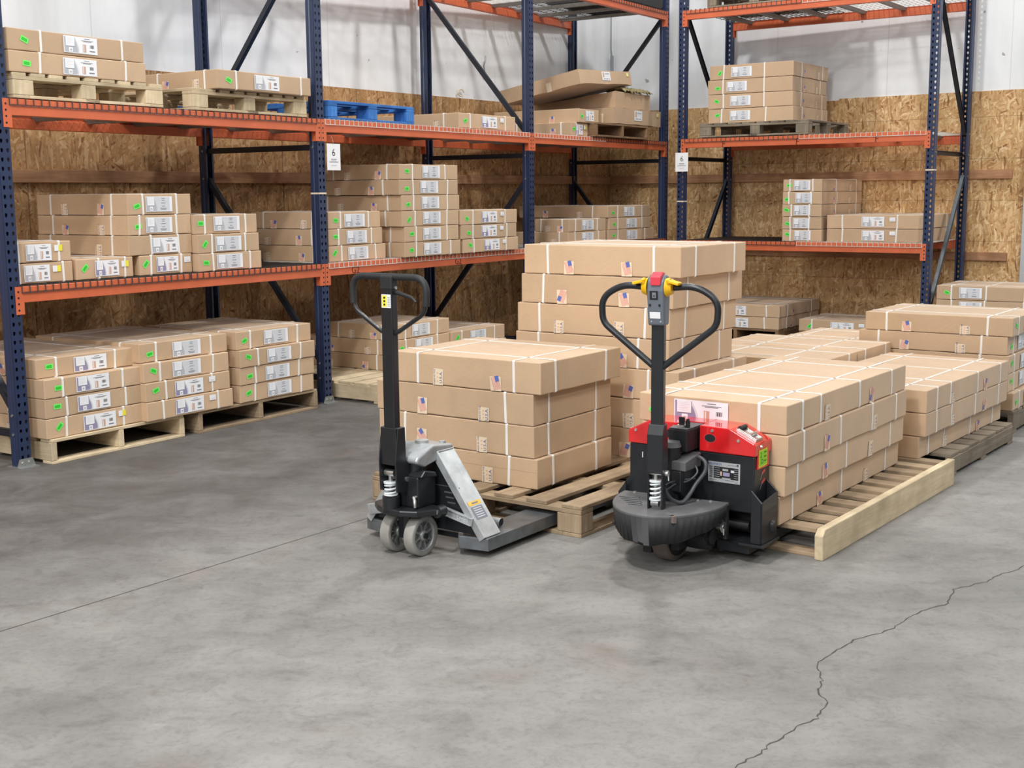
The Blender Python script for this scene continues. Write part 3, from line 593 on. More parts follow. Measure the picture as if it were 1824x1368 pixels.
V2 = dict(lab=None, tapes='v')
stack(D['S1'], '%s strapped carton of the four behind the hand pallet truck', 'four cartons behind the hand pallet truck', tapes='v', per={0: dict(seam=True, kinds=('usa', 'usa')), 1: dict(kinds=('flag', 'usa')), 2: dict(kinds=('flag', 'usa')), 3: dict(kinds=('usa', 'flag'))})
stack(D['S2'], '%s strapped carton of the tall seven-high stack in the middle', 'tall stack of seven cartons in the middle', tapes='v', per={6: dict(kinds=('flag', 'flag')), 5: dict(kinds=('flag', 'flag')), 4: dict(kinds=('usa', 'usa'))})
K4 = dict(su=(.10, .27, .58, .88)); K3 = dict(su=(.09, .46, .87))
stack(D['S3'], '%s long carton of the four loaded on the red and black electric truck', 'four long cartons on the electric truck', lab='v', style='lilac', tapes='u', sv=(.17, .80), labpos=.44, labw=.26,
      per={0: K3, 1: K3, 2: dict(su=(.10, .40, .66, .90)), 3: dict(su=(.10, .25, .56, .87), kinds=(), yellow=False)})
stack(D['S4'], '%s long carton of the three on the pallet right of the electric truck', 'three long cartons at the right', tapes='u', sv=(.2, .8), per={0: K4, 1: K4, 2: K4})
stack(D['S5'], '%s carton of the five-high stack at the right edge of the floor load', 'five cartons at the right edge', lab='u', tapes='v')
stack(D['S6a'], '%s carton of the rear stack of three behind the long cartons', 'rear three cartons in the middle of the floor load', tapes='v', sv=(.3, .7))
stack(D['S6b'], '%s carton of the front stack of three behind the long cartons', 'front three cartons in the middle of the floor load', tapes='v', sv=(.3, .7))
stack(D['S7'], '%s carton of the low three-high stack before the back rack', 'three cartons before the back rack', tapes='v')
stack(D['LA1'], '%s carton of the four on the floor pallet beside the leftmost upright', 'four cartons by the leftmost upright', lab='u', style='lilac', tapes='v', per={0: dict(yellow=True)})
stack(D['LA2'], '%s carton of the middle floor stack of four under the left shelf', 'middle four floor cartons under the left shelf', lab='u', tapes='v', per={0: dict(style='lilac', white=True, green=False), 1: dict(style='lilac', white=True)})
stack(D['LA3'], '%s carton of the four on the floor left of the second upright', 'four floor cartons left of the second upright', lab='u', tapes='v')
stack(D['LA4'], '%s carton of the three on the floor right of the second upright', 'three floor cartons right of the second upright', lab='u', tapes='v')
stack(D['LA5'], '%s carton of the two on the floor under the middle bay shelf, partly hidden', 'two floor cartons under the middle bay', lab='u', tapes='v')
stack(D['A1a'], '%s short carton with yellow sticker at the left end of the lower shelf', 'two short cartons at the left end of the lower shelf', lab='u', style='product', green=False, yellow=True, tapes='v', labpos=.42, su=(.08, .80), labw=.2)
stack(D['A1b1'], 'lilac labelled carton lying second from the left on the lower shelf', None, lab='u', style='lilac', yellow=True, tapes='v', su=(.35, .85), labpos=.55, labw=.19)
stack(D['A1b2'], 'lilac labelled carton with white sticker under the three-high stack, lower shelf', None, lab='u', style='lilac', white=True, tapes='v', su=(.2, .80), labpos=.5)
stack(D['A1b'], '%s carton of the three standing on two lilac labelled ones, lower shelf', 'three cartons on the left of the lower shelf', lab='u', tapes='v', per={0: dict(style='product', green=False, su=(.36, .80), labpos=.58)})
stack(D['A1c'], '%s carton of the three at the middle of the left bay lower shelf', 'three cartons in the middle of the lower shelf', lab='u', tapes='v')
stack(D['A1d'], '%s carton of the three just right of the second upright, lower shelf', 'three cartons right of the second upright', lab='u', tapes='v')
stack(D['A1e'], '%s carton of the six-high stack on the lower shelf', 'six cartons on the lower shelf', lab='u', tapes='v')
stack(D['A1f'], '%s carton of the three with lilac labels left of the third upright', 'three lilac labelled cartons left of the third upright', lab='u', style='lilac', tapes='v', white=True)
stack(D['A1g'], '%s carton of the three on the lower shelf of the right bay', 'three cartons on the lower shelf of the right bay', lab='u', tapes='v')
stack(D['A1h'], '%s carton of the pair beside the third upright in the right bay', 'two cartons beside the third upright', lab='u', green=False, tapes='v')
stack(D['A2x'], '%s carton of the two on the leftmost pallet of the upper shelf', 'two cartons on the leftmost upper pallet', lab='u', style='product', tapes='v', labpos=.50, su=(.22, .83))
stack(D['A2y'], 'single carton on the second pale pallet of the upper shelf', None, lab='u', style='product', tapes='v', su=(.18, .88))
stack(D['A2i'], 'long carton lying on the upper shelf wires right of the blue pallet', None, lab='u', style='lilac', white=True, green=True, tapes='v', kinds=('usa', 'flag', 'usa', 'usa'), sv=(.12, .5, .8))
stack(D['j1'], 'lower dusty carton beside the brown pallet on the upper shelf', None, lab='u', style='lilac', yellow=True, tapes='v', su=(.3,))
stack(D['j2'], 'upper dusty carton with white sheet label, leaning by the crushed boxes', None, lab='u', style='product', tapes='v', su=(), sv=())
stack(D['Bm'], '%s carton of the four on the grey pallet of the back rack', 'four cartons on the upper back shelf', lab='v', tapes='u', kinds=('flag', 'usa'), su=(.25, .82), sv=(.33, .83), labpos=.37, labw=.22)
stack(D['Bn'], '%s carton of the narrow five-high stack on the back rack', 'five narrow cartons on the back rack', lab='v', tapes='u', sv=(.28, .80), labpos=.52, labw=.22, su=(.35, .85))
stack(D['Bo'], '%s carton of the pair with small brown print right on the back rack', 'two wide cartons on the back rack', lab='v', style='product', green=False, white=True, tapes=None, labpos=.50, labw=.22, sv=(.22, .83))
stack(D['Bq'], '%s carton of the pair standing on the floor pallet beneath the back rack', 'two cartons beneath the back rack', lab='v', style='product', tapes='u')
stack(D['Br'], 'low single carton beneath the back rack beside the pair', None, lab='v', style='product', white=True, tapes=None)
stack(D['Bt'], '%s carton of the stack right of the back rack at the right edge', 'cartons right of the back rack', lab='v', tapes=None, sv=(.17, .55, .85), labpos=.31, labw=.2)
# crushed and open boxes of the upper shelf
def odd_box(row, label, drop, tilt=(0, 0), lab=True):
    x, y, z, phi, lu, lv, h = row
    root = bpy.data.objects.new('crushed_carton', carton_mesh(lu, lv, h, drop, .006)); COL.objects.link(root); root.location = (x, y, z)
    root.rotation_euler = (tilt[0], tilt[1], phi); root.rotation_mode = 'XYZ'; tag(root, label, 'box')
    if lab:
        F = Face2D(lambda a, b, d: (a, -d-.003, b)); s = lu*.42; F.rect(s, s+.17, h*.28, h*.90, .0008, 0)
        F.rect(s+.02, s+.05, h*.5, h*.84, .0012, 5); F.rect(s+.06, s+.15, h*.70, h*.80, .0012, 2); F.rect(s+.06, s+.14, h*.58, h*.61, .0012, 1)
        for k in range(4): F.rect(s+.03+.032*k, s+.048+.032*k, h*.35, h*.42, .0012, 4)
        F.build('label', LABM, root)
        F = Face2D(lambda a, b, d: (a, -d-.003, b)); F.rect(lu-.10, lu-.05, h*.62, h*.88, .0008, 0); F.rect(lu-.09, lu-.065, h*.66, h*.84, .0012, 1); F.build('yellow_sticker', ['yellow_sticker', 'label_white'], root)
        F = Face2D(lambda a, b, d: (-d-.003, lv-a, b)); F.rect(lv*.60, lv*.66, 0, h*.62, .0008, 0); F.build('tape', ['tape_paper'], root)
    return root
odd_box(D['k1'][0], 'wide open-edged carton with white label on the brown pallet', 0)
odd_box(D['k2'][0], 'crushed unlabelled carton lid between the tilted box and the wide one', .10, lab=False)
odd_box((.680, 12.263, 2.565, TA, 1.05, .95, .14), 'tilted carton with white label on top of the crushed boxes', 0, (-.175, -.05))
m = M(); nx, ny = 22, 7; P0 = [PA(7.12+.60*i/(nx-1), -.02+.34*j/(ny-1), 2.548+.030*abs(math.sin(i*1.3+j*.9))+random.uniform(0, .022)-(.03 if j == 0 else 0)) for j in range(ny) for i in range(nx)]
m.add(P0, [(j*nx+i, j*nx+i+1, (j+1)*nx+i+1, (j+1)*nx+i) for j in range(ny-1) for i in range(nx-1)], 0, True); pd = m.build('packing_sheet', ['olive_padding']); sm = pd.modifiers.new('thick', 'SOLIDIFY'); sm.thickness = .006
tag(pd, 'crumpled olive packing sheet poking out under the tilted carton', 'packing')
# ------------------------------------------------------------ pallets
def pallet(x, y, z, phi, lu, lv, h, label, kind='block', boards='x', n=7, wood='pine_aged', group='wooden pallets', bw=None, nstr=3, rim=None):
    root = empty('pallet', (x, y, z), phi); tag(root, label, 'pallet', group)
    t = .018; swap = boards == 'y'
    A, B = (lu, lv) if not swap else (lv, lu)    # boards run along A, spaced along B
    def bx(m, a0, a1, b0, b1, z0, z1):
        return m.box(a0, a1, b0, b1, z0, z1) if not swap else m.box(b0, b1, a0, a1, z0, z1)
    gr = '_x' if not swap else '_y'; gc = '_y' if not swap else '_x'
    bw = bw or min(.1, B/n*.8)
    for k in range(n):
        b0 = (B-bw)*k/(n-1); w2 = bw*random.uniform(.92, 1.05); e = random.uniform(0, .008); e += .018 if rim else 0; m = M(); bx(m, e, A-random.uniform(0, .008), max(0, b0), min(B, b0+w2), h-t+random.uniform(-.0015, 0), h)
        m.build('deck_board', [wood+gr], root, bevel=.002, seg=1)
    if kind == 'block':
        for a0 in (0, A/2-.05, A-.1):
            m = M(); bx(m, a0, a0+.1, 0, B, h-2*t-.003, h-t-.001); m.build('cross_board', [wood+gc], root, bevel=.002, seg=1)
            for b0, bl in ((0, .13), (B/2-.075, .10), (B-.13, .13)):
                m = M(); bx(m, a0, a0+.1, b0, b0+bl, t, h-2*t-.004); m.build('block', [wood+'_z'], root, bevel=.003, seg=1)
        for b0 in (0, B/2-.05, B-.1):
            m = M(); bx(m, 0, A, b0, b0+.1, 0, t-.001); m.build('bottom_board', [wood+gr], root, bevel=.002, seg=1)
        for a0 in (0, A-.1):
            m = M(); bx(m, a0, a0+.1, .101, B-.101, 0, t-.001); m.build('bottom_board', [wood+gc], root, bevel=.002, seg=1)
    else:
        for k in range(nstr):
            a0 = (A-.038)*k/(nstr-1); m = M()
            if rim and k == 0:
                pr = [(-.035, .0), (B, .0), (B, h+.012), (-.012, h+.006), (-.04, h-.02)]
                m.prism([(p, q) for p, q in pr], a0-.022, a0+.016, 'xz' if swap else 'yz'); m.build('stringer', [rim+gc], root, bevel=.004, seg=2); continue
            bx(m, a0, a0+.038, 0, B, t, h-t-.001); m.build('stringer', [wood+gc], root, bevel=.003, seg=1)
        for b0 in (0, B/2-.045, B-.09):
            m = M(); bx(m, 0, A, b0, b0+.09, 0, t-.001); m.build('bottom_board', [wood+gr], root, bevel=.002, seg=1)
    return root
pallet(.302, 5.415, 0, .93, 1.06, 1.262, .144, 'aged block pallet entered by the silver forks of the hand truck', n=7, bw=.118)
pallet(1.290, 5.075, 0, .925, 1.66, .98, .125, 'long spaced-board pallet under the electric truck load', 'stringer', 'y', 11, bw=.088, wood='pine_aged', rim='pine_fresh')
pallet(*(T1*6.68+N1*1.99)[:2], 0, .925, 1.15, .84, .123, 'grey weathered pallet under the three long cartons at the right', 'stringer', 'y', 7, bw=.135, wood='pine_grey')
pallet(.86, 6.28, 0, .95, .80, 1.0, .140, 'pallet under the tall seven-high stack', 'block', 'x', 7, bw=.10)
pallet(*(T1*8.12+N1*2.05)[:2], 0, .945, .90, .98, .140, 'pallet under the five-high stack at the right edge', 'stringer', 'y', 7, bw=.10, wood='pine_grey')
pallet(*(T1*6.88+N1*2.85)[:2], 0, .937, 1.18, .93, .140, 'pallet under the flat double stack in the middle', 'stringer', 'y', 8, bw=.11)
pallet(*(T1*8.27+N1*3.10)[:2], 0, .937, .72, .62, .140, 'pallet under the low three-high stack before the back rack', 'stringer', 'y', 6, bw=.10)
pallet(*PA(.085, -.075)[:2], 0, TA, 1.0, 1.15, .144, 'light pine pallet under the left floor stack by the leftmost upright', 'stringer', 'x', 8, wood='pine_fresh', bw=.115)
pallet(*PA(1.19, -.09)[:2], 0, TA, 1.14, 1.10, .144, 'rough old pallet under the floor cartons left of the second upright', 'stringer', 'x', 8, wood='pine_aged', bw=.115)
pallet(*PA(2.69, -.40)[:2], 0, TA-.02, 1.35, 1.25, .144, 'pale pallet with bare front boards right of the second upright', 'stringer', 'x', 8, wood='pine_fresh', bw=.13)
pallet(*PA(4.08, -.10)[:2], 0, TA, .86, 1.0, .144, 'pallet under the pair of floor cartons in the middle bay', 'stringer', 'x', 7)
pallet(*PA(.045, .0)[:2], 2.075, TA, 1.06, .80, .140, 'light block pallet at the left end of the upper shelf', 'block', 'y', 9, wood='pine_fresh', bw=.09)
pallet(*PA(1.35, .0)[:2], 2.075, TA, 1.06, .86, .140, 'light block pallet next to the second upright on the upper shelf', 'block', 'y', 9, wood='pine_fresh', bw=.09)
pallet(*PA(2.66, .02)[:2], 2.075, TA, 1.015, .95, .135, 'bright blue block pallet standing empty on the upper shelf', 'block', 'x', 6, wood='pine_blue', bw=.10)
pallet(*PA(1.72, .90)[:2], 2.075, TA, .68, .28, .10, 'blue pallet seen through the light pallet on the upper shelf', 'block', 'x', 3, wood='pine_blue', bw=.07)
pallet(*D['Pk'][0][:2], 2.075, TA, 1.10, 1.0, .135, 'brown pallet under the crushed boxes on the upper shelf', 'stringer', 'x', 7, wood='pine_brown', bw=.12)
pallet(*D['PBm'][0][:2], 2.075, .963, 1.10, 1.16, .140, 'grey block pallet on the upper shelf of the back rack', 'block', 'x', 8, wood='pine_grey', bw=.085)
pallet(*D['Bq'][0][:2], 0, .963, 1.1, .95, .144, 'pallet under the pair of cartons beneath the back rack', 'stringer', 'y', 8, wood='pine_brown', bw=.1)
pallet(*D['Br'][0][:2], 0, .963, .8, .93, .144, 'pallet under the single low carton beneath the back rack', 'stringer', 'y', 7, wood='pine_brown', bw=.1)
pallet(*D['Bt'][0][:2], 0, .963, .8, .95, .140, 'pallet under the stack right of the back rack', 'stringer', 'y', 7, wood='pine_grey', bw=.1)
pallet(*PB(.30, .02)[:2], 3.3455, TB, 1.0, .9, .14, 'weathered pallet on the top shelf of the back rack', 'block', 'x', 7, wood='pine_grey', bw=.09)
for (o, lab, a, b, c, dd) in ((PA(6.9, .0, 3.443), 'black plastic crate on the top shelf of the left rack', 1.08, .8, .16, TA), (PB(.62, -.01, 3.486), 'black plastic tray on the pallet of the top back shelf', .85, .7, .16, TB)):
    r = empty('plastic_crate', o, dd); tag(r, lab, 'crate'); m = M(); m.prism([(.03, 0), (a-.03, 0), (a, .04), (a, c), (0, c), (0, .04)], 0, b, 'xz'); m.build('crate_body', ['dark_plastic'], r, bevel=.008)
    m = M(); m.cyl((a*.62, -.001, .07), (a*.62, -.006, .07), .02, seg=16); m.build('drain_plug', ['galvanised'], r)
# ------------------------------------------------------------ hand pallet truck
def bent(pts, n=6, frac=.35):
    """round the corners of a polyline"""
    P = [Vector(p) for p in pts]; out = [P[0]]
    for i in range(1, len(P)-1):
        a, b, c = P[i-1], P[i], P[i+1]; la = min((b-a).length, (c-b).length)*frac
        p = b+(a-b).normalized()*la; q = b+(c-b).normalized()*la
        for k in range(n+1):
            t = k/n; out.append(p*(1-t)**2+b*2*t*(1-t)+q*t*t)
    out.append(P[-1]); return out
def wheel(name, c, r, w, parent, outer=-1):
    m = M(); h = w/2
    m.lathe([(r*.80, -h*.92), (r*.97, -h), (r, -h*.8), (r, h*.8), (r*.97, h), (r*.80, h*.92)], 'y', c, 48)
    o = m.build(name, ['wheel_tyre'], parent)
    m = M(); m.lathe([(r*.80, -h*.92), (r*.78, -h*.96), (r*.72, -h*.9), (r*.70, -h*.3), (r*.70, h*.3), (r*.72, h*.9), (r*.78, h*.96), (r*.80, h*.92)], 'y', c, 48)
    m.lathe([(0, -h*.95), (r*.22, -h*.95), (r*.27, -h*.7), (r*.27, h*.7), (r*.22, h*.95), (0, h*.95)], 'y', c, 32)
    for k in range(8):
        t = k*math.pi/4+.3; T = Matrix.Translation(Vector(c)) @ Matrix.Rotation(-t, 4, 'Y'); m.box(r*.25, r*.72, -h*.55, h*.55, -r*.05, r*.05, T=T)
        m.add([T @ Vector(p) for p in ((r*.25, 0, -r*.10), (r*.72, 0, -r*.20), (r*.72, 0, r*.20), (r*.25, 0, r*.10))], [(0, 1, 2, 3)])
    m.build('hub', ['wheel_hub'], o); return o
def coil(c, r, z0, z1, turns, parent, wire=.0045, mat='spring_white'):
    m = M(); n = turns*18; m.tube([(c[0]+r*math.cos(2*math.pi*i/18), c[1]+r*math.sin(2*math.pi*i/18), z0+(z1-z0)*i/n) for i in range(n+1)], wire, 8)
    for z in (z0-.002, z1): m.cyl((c[0], c[1], z), (c[0], c[1], z+.006), r+.006, seg=24)
    return m.build('spring', [mat], parent)
def hand_truck():
    R = empty('hand_pallet_truck', (-.449, 5.219, 0), .955); tag(R, 'silver and black manual pallet truck with a tall black handle, forks in the pallet', 'pallet truck')
    for s in (1, -1):
        y = lambda v: v*s
        m = M(); m.prism([(.112, y(-.34)), (.088, y(-.20)), (.20, y(-.115)), (.36, y(-.185)), (1.20, y(-.185)), (1.26, y(-.225)), (1.26, y(-.30)), (1.20, y(-.34))], .030, .085, 'xy')
        f = m.build('fork', ['grey_steel'], R, bevel=.003)
        m = M(); m.add([(.125, y(-.325), .0856), (.105, y(-.215), .0856), (.195, y(-.14), .0856), (.21, y(-.20), .0856), (.15, y(-.325), .0856)], [(0, 1, 2, 3, 4)]); m.build('heel_opening', ['black_matte'], f)
        m = M(); m.cyl((1.14, y(-.21), .0375), (1.14, y(-.315), .0375), .037, seg=24); m.build('load_roller', ['wheel_tyre'], R)
        # inclined frame wing
        a, b = Vector((.105, y(-.075), .43)), Vector((.105, y(-.325), .086)); L = (b-a).length; d = (b-a)/L; x = Vector((1, 0, 0)); n = d.cross(x) if s > 0 else x.cross(d)
        T = Matrix(((x.x, d.x, n.x, a.x), (x.y, d.y, n.y, a.y), (x.z, d.z, n.z, a.z), (0, 0, 0, 1)))
        m = M(); m.T = T; e = -1 if n.z < 0 else 1
        m.box(-.004, .112, 0, L, -.004, .004); m.box(-.006, .004, 0, L, -.026, .009); m.box(.106, .114, 0, L, -.026, .006); m.box(-.006, .112, -.006, .004, -.02, .009)
        w = m.build('frame_wing', ['grey_casting'], R, bevel=.002)
        if s > 0:
            nn = .0046 if n.dot(Vector((0, -1, .5))) > 0 else -.0046
            F = Face2D(lambda p, q, dd: T @ Vector((p, q, nn*(1+dd*60))))
            F.rect(.012, .098, L*.60, L*.645, .001, 0); F.rect(.016, .092, L*.66, L*.80, .001, 1)
            for k in range(5): F.rect(.026, .080, L*(.675+.024*k), L*(.682+.024*k), .003, 2)
            F.rect(.035, .078, L*.614, L*.632, .003, 1); F.build('warning_sticker', ['warn_orange', 'label_ink', 'label_pale'], w)
        m = M(); m.cyl((.30, y(-.19), .106), (.30, y(-.275), .106), .019, seg=20, caps=False); m.cyl((.30, y(-.19), .106), (.30, y(-.274), .106), .013, seg=20, mi=1); m.build('pin_tube', ['grey_casting', 'black_matte'], R)
    m = M(); m.prism([(-.035, .405), (-.030, .425), (.03, .452), (.08, .468), (.215, .452), (.222, .425), (.215, .40), (.10, .395), (.02, .380)], -.082, .082, 'xz'); m.build('top_casting', ['grey_casting'], R, bevel=.010, seg=3)
    m = M(); m.cyl((.10, 0, .465), (.10, 0, .478), .03, seg=20); m.build('casting_boss', ['grey_casting'], R, bevel=.003)
    m = M(); m.cyl((.18, -.05, .455), (.18, -.05, .466), .014, seg=12); m.build('bolt', ['grey_casting'], R, bevel=.003)
    m = M(); m.prism([(-.075, .40), (.075, .40), (.30, .105), (.27, .09), (-.27, .09), (-.30, .105)], .118, .130, 'yz'); bp = m.build('back_panel', ['black_paint'], R, bevel=.003)
    F = Face2D(lambda a, b, d: (.1178-d, -a, b))
    for k in range(3): F.rect(.105+.008*k, .150+.008*k, .255-.022*k, .262-.022*k, .001, 0)
    F.rect(.03, .19, .283, .287, .001, 0); F.rect(-.19, -.03, .283, .287, .001, 0); F.build('panel_slots', ['grey_steel'], bp)
    m = M(); m.T = Matrix.Translation((.088, -.190, .168)) @ Matrix.Rotation(.20, 4, 'X'); m.box(0, .015, -.085, .075, -.018, .018); m.box(-.004, 0, -.08, .07, -.018, -.012); m.box(-.004, 0, -.08, .07, .012, .018)
    c = m.build('cross_link', ['grey_casting'], R, bevel=.003)
    m = M(); m.T = Matrix.Translation((.085, .215, .150)) @ Matrix.Rotation(-.22, 4, 'X'); m.box(0, .02, -.095, .095, -.024, .024); m.build('cross_link', ['grey_casting'], R, bevel=.003)
    F = Face2D(lambda a, b, d: (.0875-d, -.225-a, .161+b)); F.text('LH85', .028, .0, .0, .001, 0, -.20); F.build('embossed_letters', ['label_pale'], c)
    m = M(); m.cyl((.16, .19, .062), (.16, -.19, .062), .014, seg=20); m.build('cross_shaft', ['black_paint'], R)
    # steering
    m = M(); m.prism([(-.075, .11), (-.105, .05), (-.105, -.04), (-.075, -.11), (.0, -.155), (.05, -.155), (.06, -.11), (.06, .11), (.03, .165), (-.03, .165)], .184, .212, 'xy'); m.build('steering_plate', ['black_paint'], R, bevel=.006)
    m = M(); m.cyl((.005, -.150, .198), (.05, -.150, .198), .026, seg=24); m.cyl((.0, -.150, .198), (.005, -.150, .198), .011, seg=16, mi=1); m.build('link_end', ['black_paint', 'steel'], R, bevel=.002)
    m = M(); m.cyl((0, 0, .075), (0, 0, .19), .032, seg=24); m.cyl((0, -.10, .0875), (0, .10, .0875), .012, seg=16); m.box(-.03, .03, -.03, .03, .07, .17); m.build('axle_fork', ['black_paint'], R)
    for v in (-.066, .066): wheel('steer_wheel', (0, v, .0875), .0875, .050, R)
    m = M(); m.box(-.035, .085, -.085, .03, .212, .345); m.cyl((.02, -.03, .345), (.02, -.03, .40), .035, seg=24); m.prism([(-.03, .345), (.0, .372), (.07, .355), (.085, .33)], -.10, -.02, 'xz'); m.build('pump_body', ['black_paint'], R, bevel=.006)
    m = M(); m.cyl((-.038, -.075, .262), (-.055, -.078, .262), .008, seg=10); m.tube([(-.05, -.075, .262), (-.058, -.085, .248), (-.06, -.088, .222)], [.006, .008, .006], 10); m.build('release_valve', ['steel'], R)
    m = M(); m.cyl((-.075, .030, .205), (-.075, .030, .262), .037, seg=28); m.build('pump_cup', ['black_paint'], R, bevel=.003)
    coil((-.075, .030), .0245, .268, .318, 3, R)
    m = M(); m.cyl((-.075, .030, .262), (-.075, .030, .355), .010, seg=16); m.cyl((-.075, .005, .362), (-.075, .055, .362), .015, seg=20); m.build('pump_piston', ['steel'], R)
    # handle
    m = M(); m.prism([(-.105, .29), (-.055, .275), (.02, .30), (.022, .345), (-.040, .42), (-.045, .56), (-.090, .56), (-.110, .42)], -.030, -.022, 'xz'); m.prism([(-.105, .29), (-.055, .275), (.02, .30), (.022, .345), (-.040, .42), (-.045, .56), (-.090, .56), (-.110, .42)], .058, .066, 'xz')
    m.box(-.100, -.045, -.024, .060, .40, .56); m.build('handle_yoke', ['black_paint'], R, bevel=.003)
    m = M(); m.cyl((-.04, -.034, .335), (-.04, .07, .335), .011, seg=14); m.cyl((-.01, -.034, .322), (-.01, -.026, .322), .014, seg=14); m.build('pivot_bolt', ['steel'], R)
    m = M(); m.box(-.092, -.055, -.013, .047, .55, 1.175); h = m.build('handle_column', ['black_paint'], R, bevel=.004)
    hx = -.074; yc = .017
    def hp(v, z): return (hx, yc+v, z)
    loopL = bent([hp(-.0, .955), hp(.035, .957), hp(.192, 1.055), hp(.200, 1.186), hp(0, 1.186)], 7, .42)
    m = M()
    for s in (1, -1): m.tube([(p.x, yc+(p.y-yc)*s, p.z) for p in bent([hp(.012, .950), hp(.050, .965), hp(.190, 1.048), hp(.197, 1.13)], 7, .4)], .0095, 14)
    m.build('handle_loop', ['black_paint'], R)
    m = M(); g = bent([hp(-.197, 1.075), hp(-.203, 1.190), hp(.203, 1.190), hp(.197, 1.075)], 10, .62); m.tube(g, .0145, 16); m.build('hand_grip', ['black_rubber'], R)
    m = M(); m.box(hx-.021, hx+.021, yc-.034, yc+.034, 1.135, 1.197); m.build('grip_bracket', ['black_rubber'], R, bevel=.008)
    m = M(); L = bent([(hx+.005, yc-.035, 1.125), (hx, yc-.08, 1.118), (hx-.008, yc-.13, 1.108), (hx-.014, yc-.155, 1.09)], 5, .4); m.tube(L, [.009-.0003*i for i in range(len(L))], 10); m.cyl((hx, yc-.033, 1.145), (hx, yc-.040, 1.145), .007, seg=10, mi=1); m.build('release_lever', ['black_rubber', 'steel'], R)
    F = Face2D(lambda a, b, d: (-.0925-d, yc-a, b)); F.rect(-.025, .025, 1.062, 1.118, .0004, 0); F.rect(-.022, .004, 1.066, 1.114, .0008, 1)
    for k in range(3): F.rect(-.014, -.004, 1.072+.014*k, 1.080+.014*k, .0012, 2)
    for k in range(6): F.rect(.008, .021, 1.070+.007*k, 1.072+.007*k, .0012, 3)
    F.build('instruction_sticker', ['label_white', 'yellow_sticker', 'black_ink', 'label_ink'], h)
hand_truck()
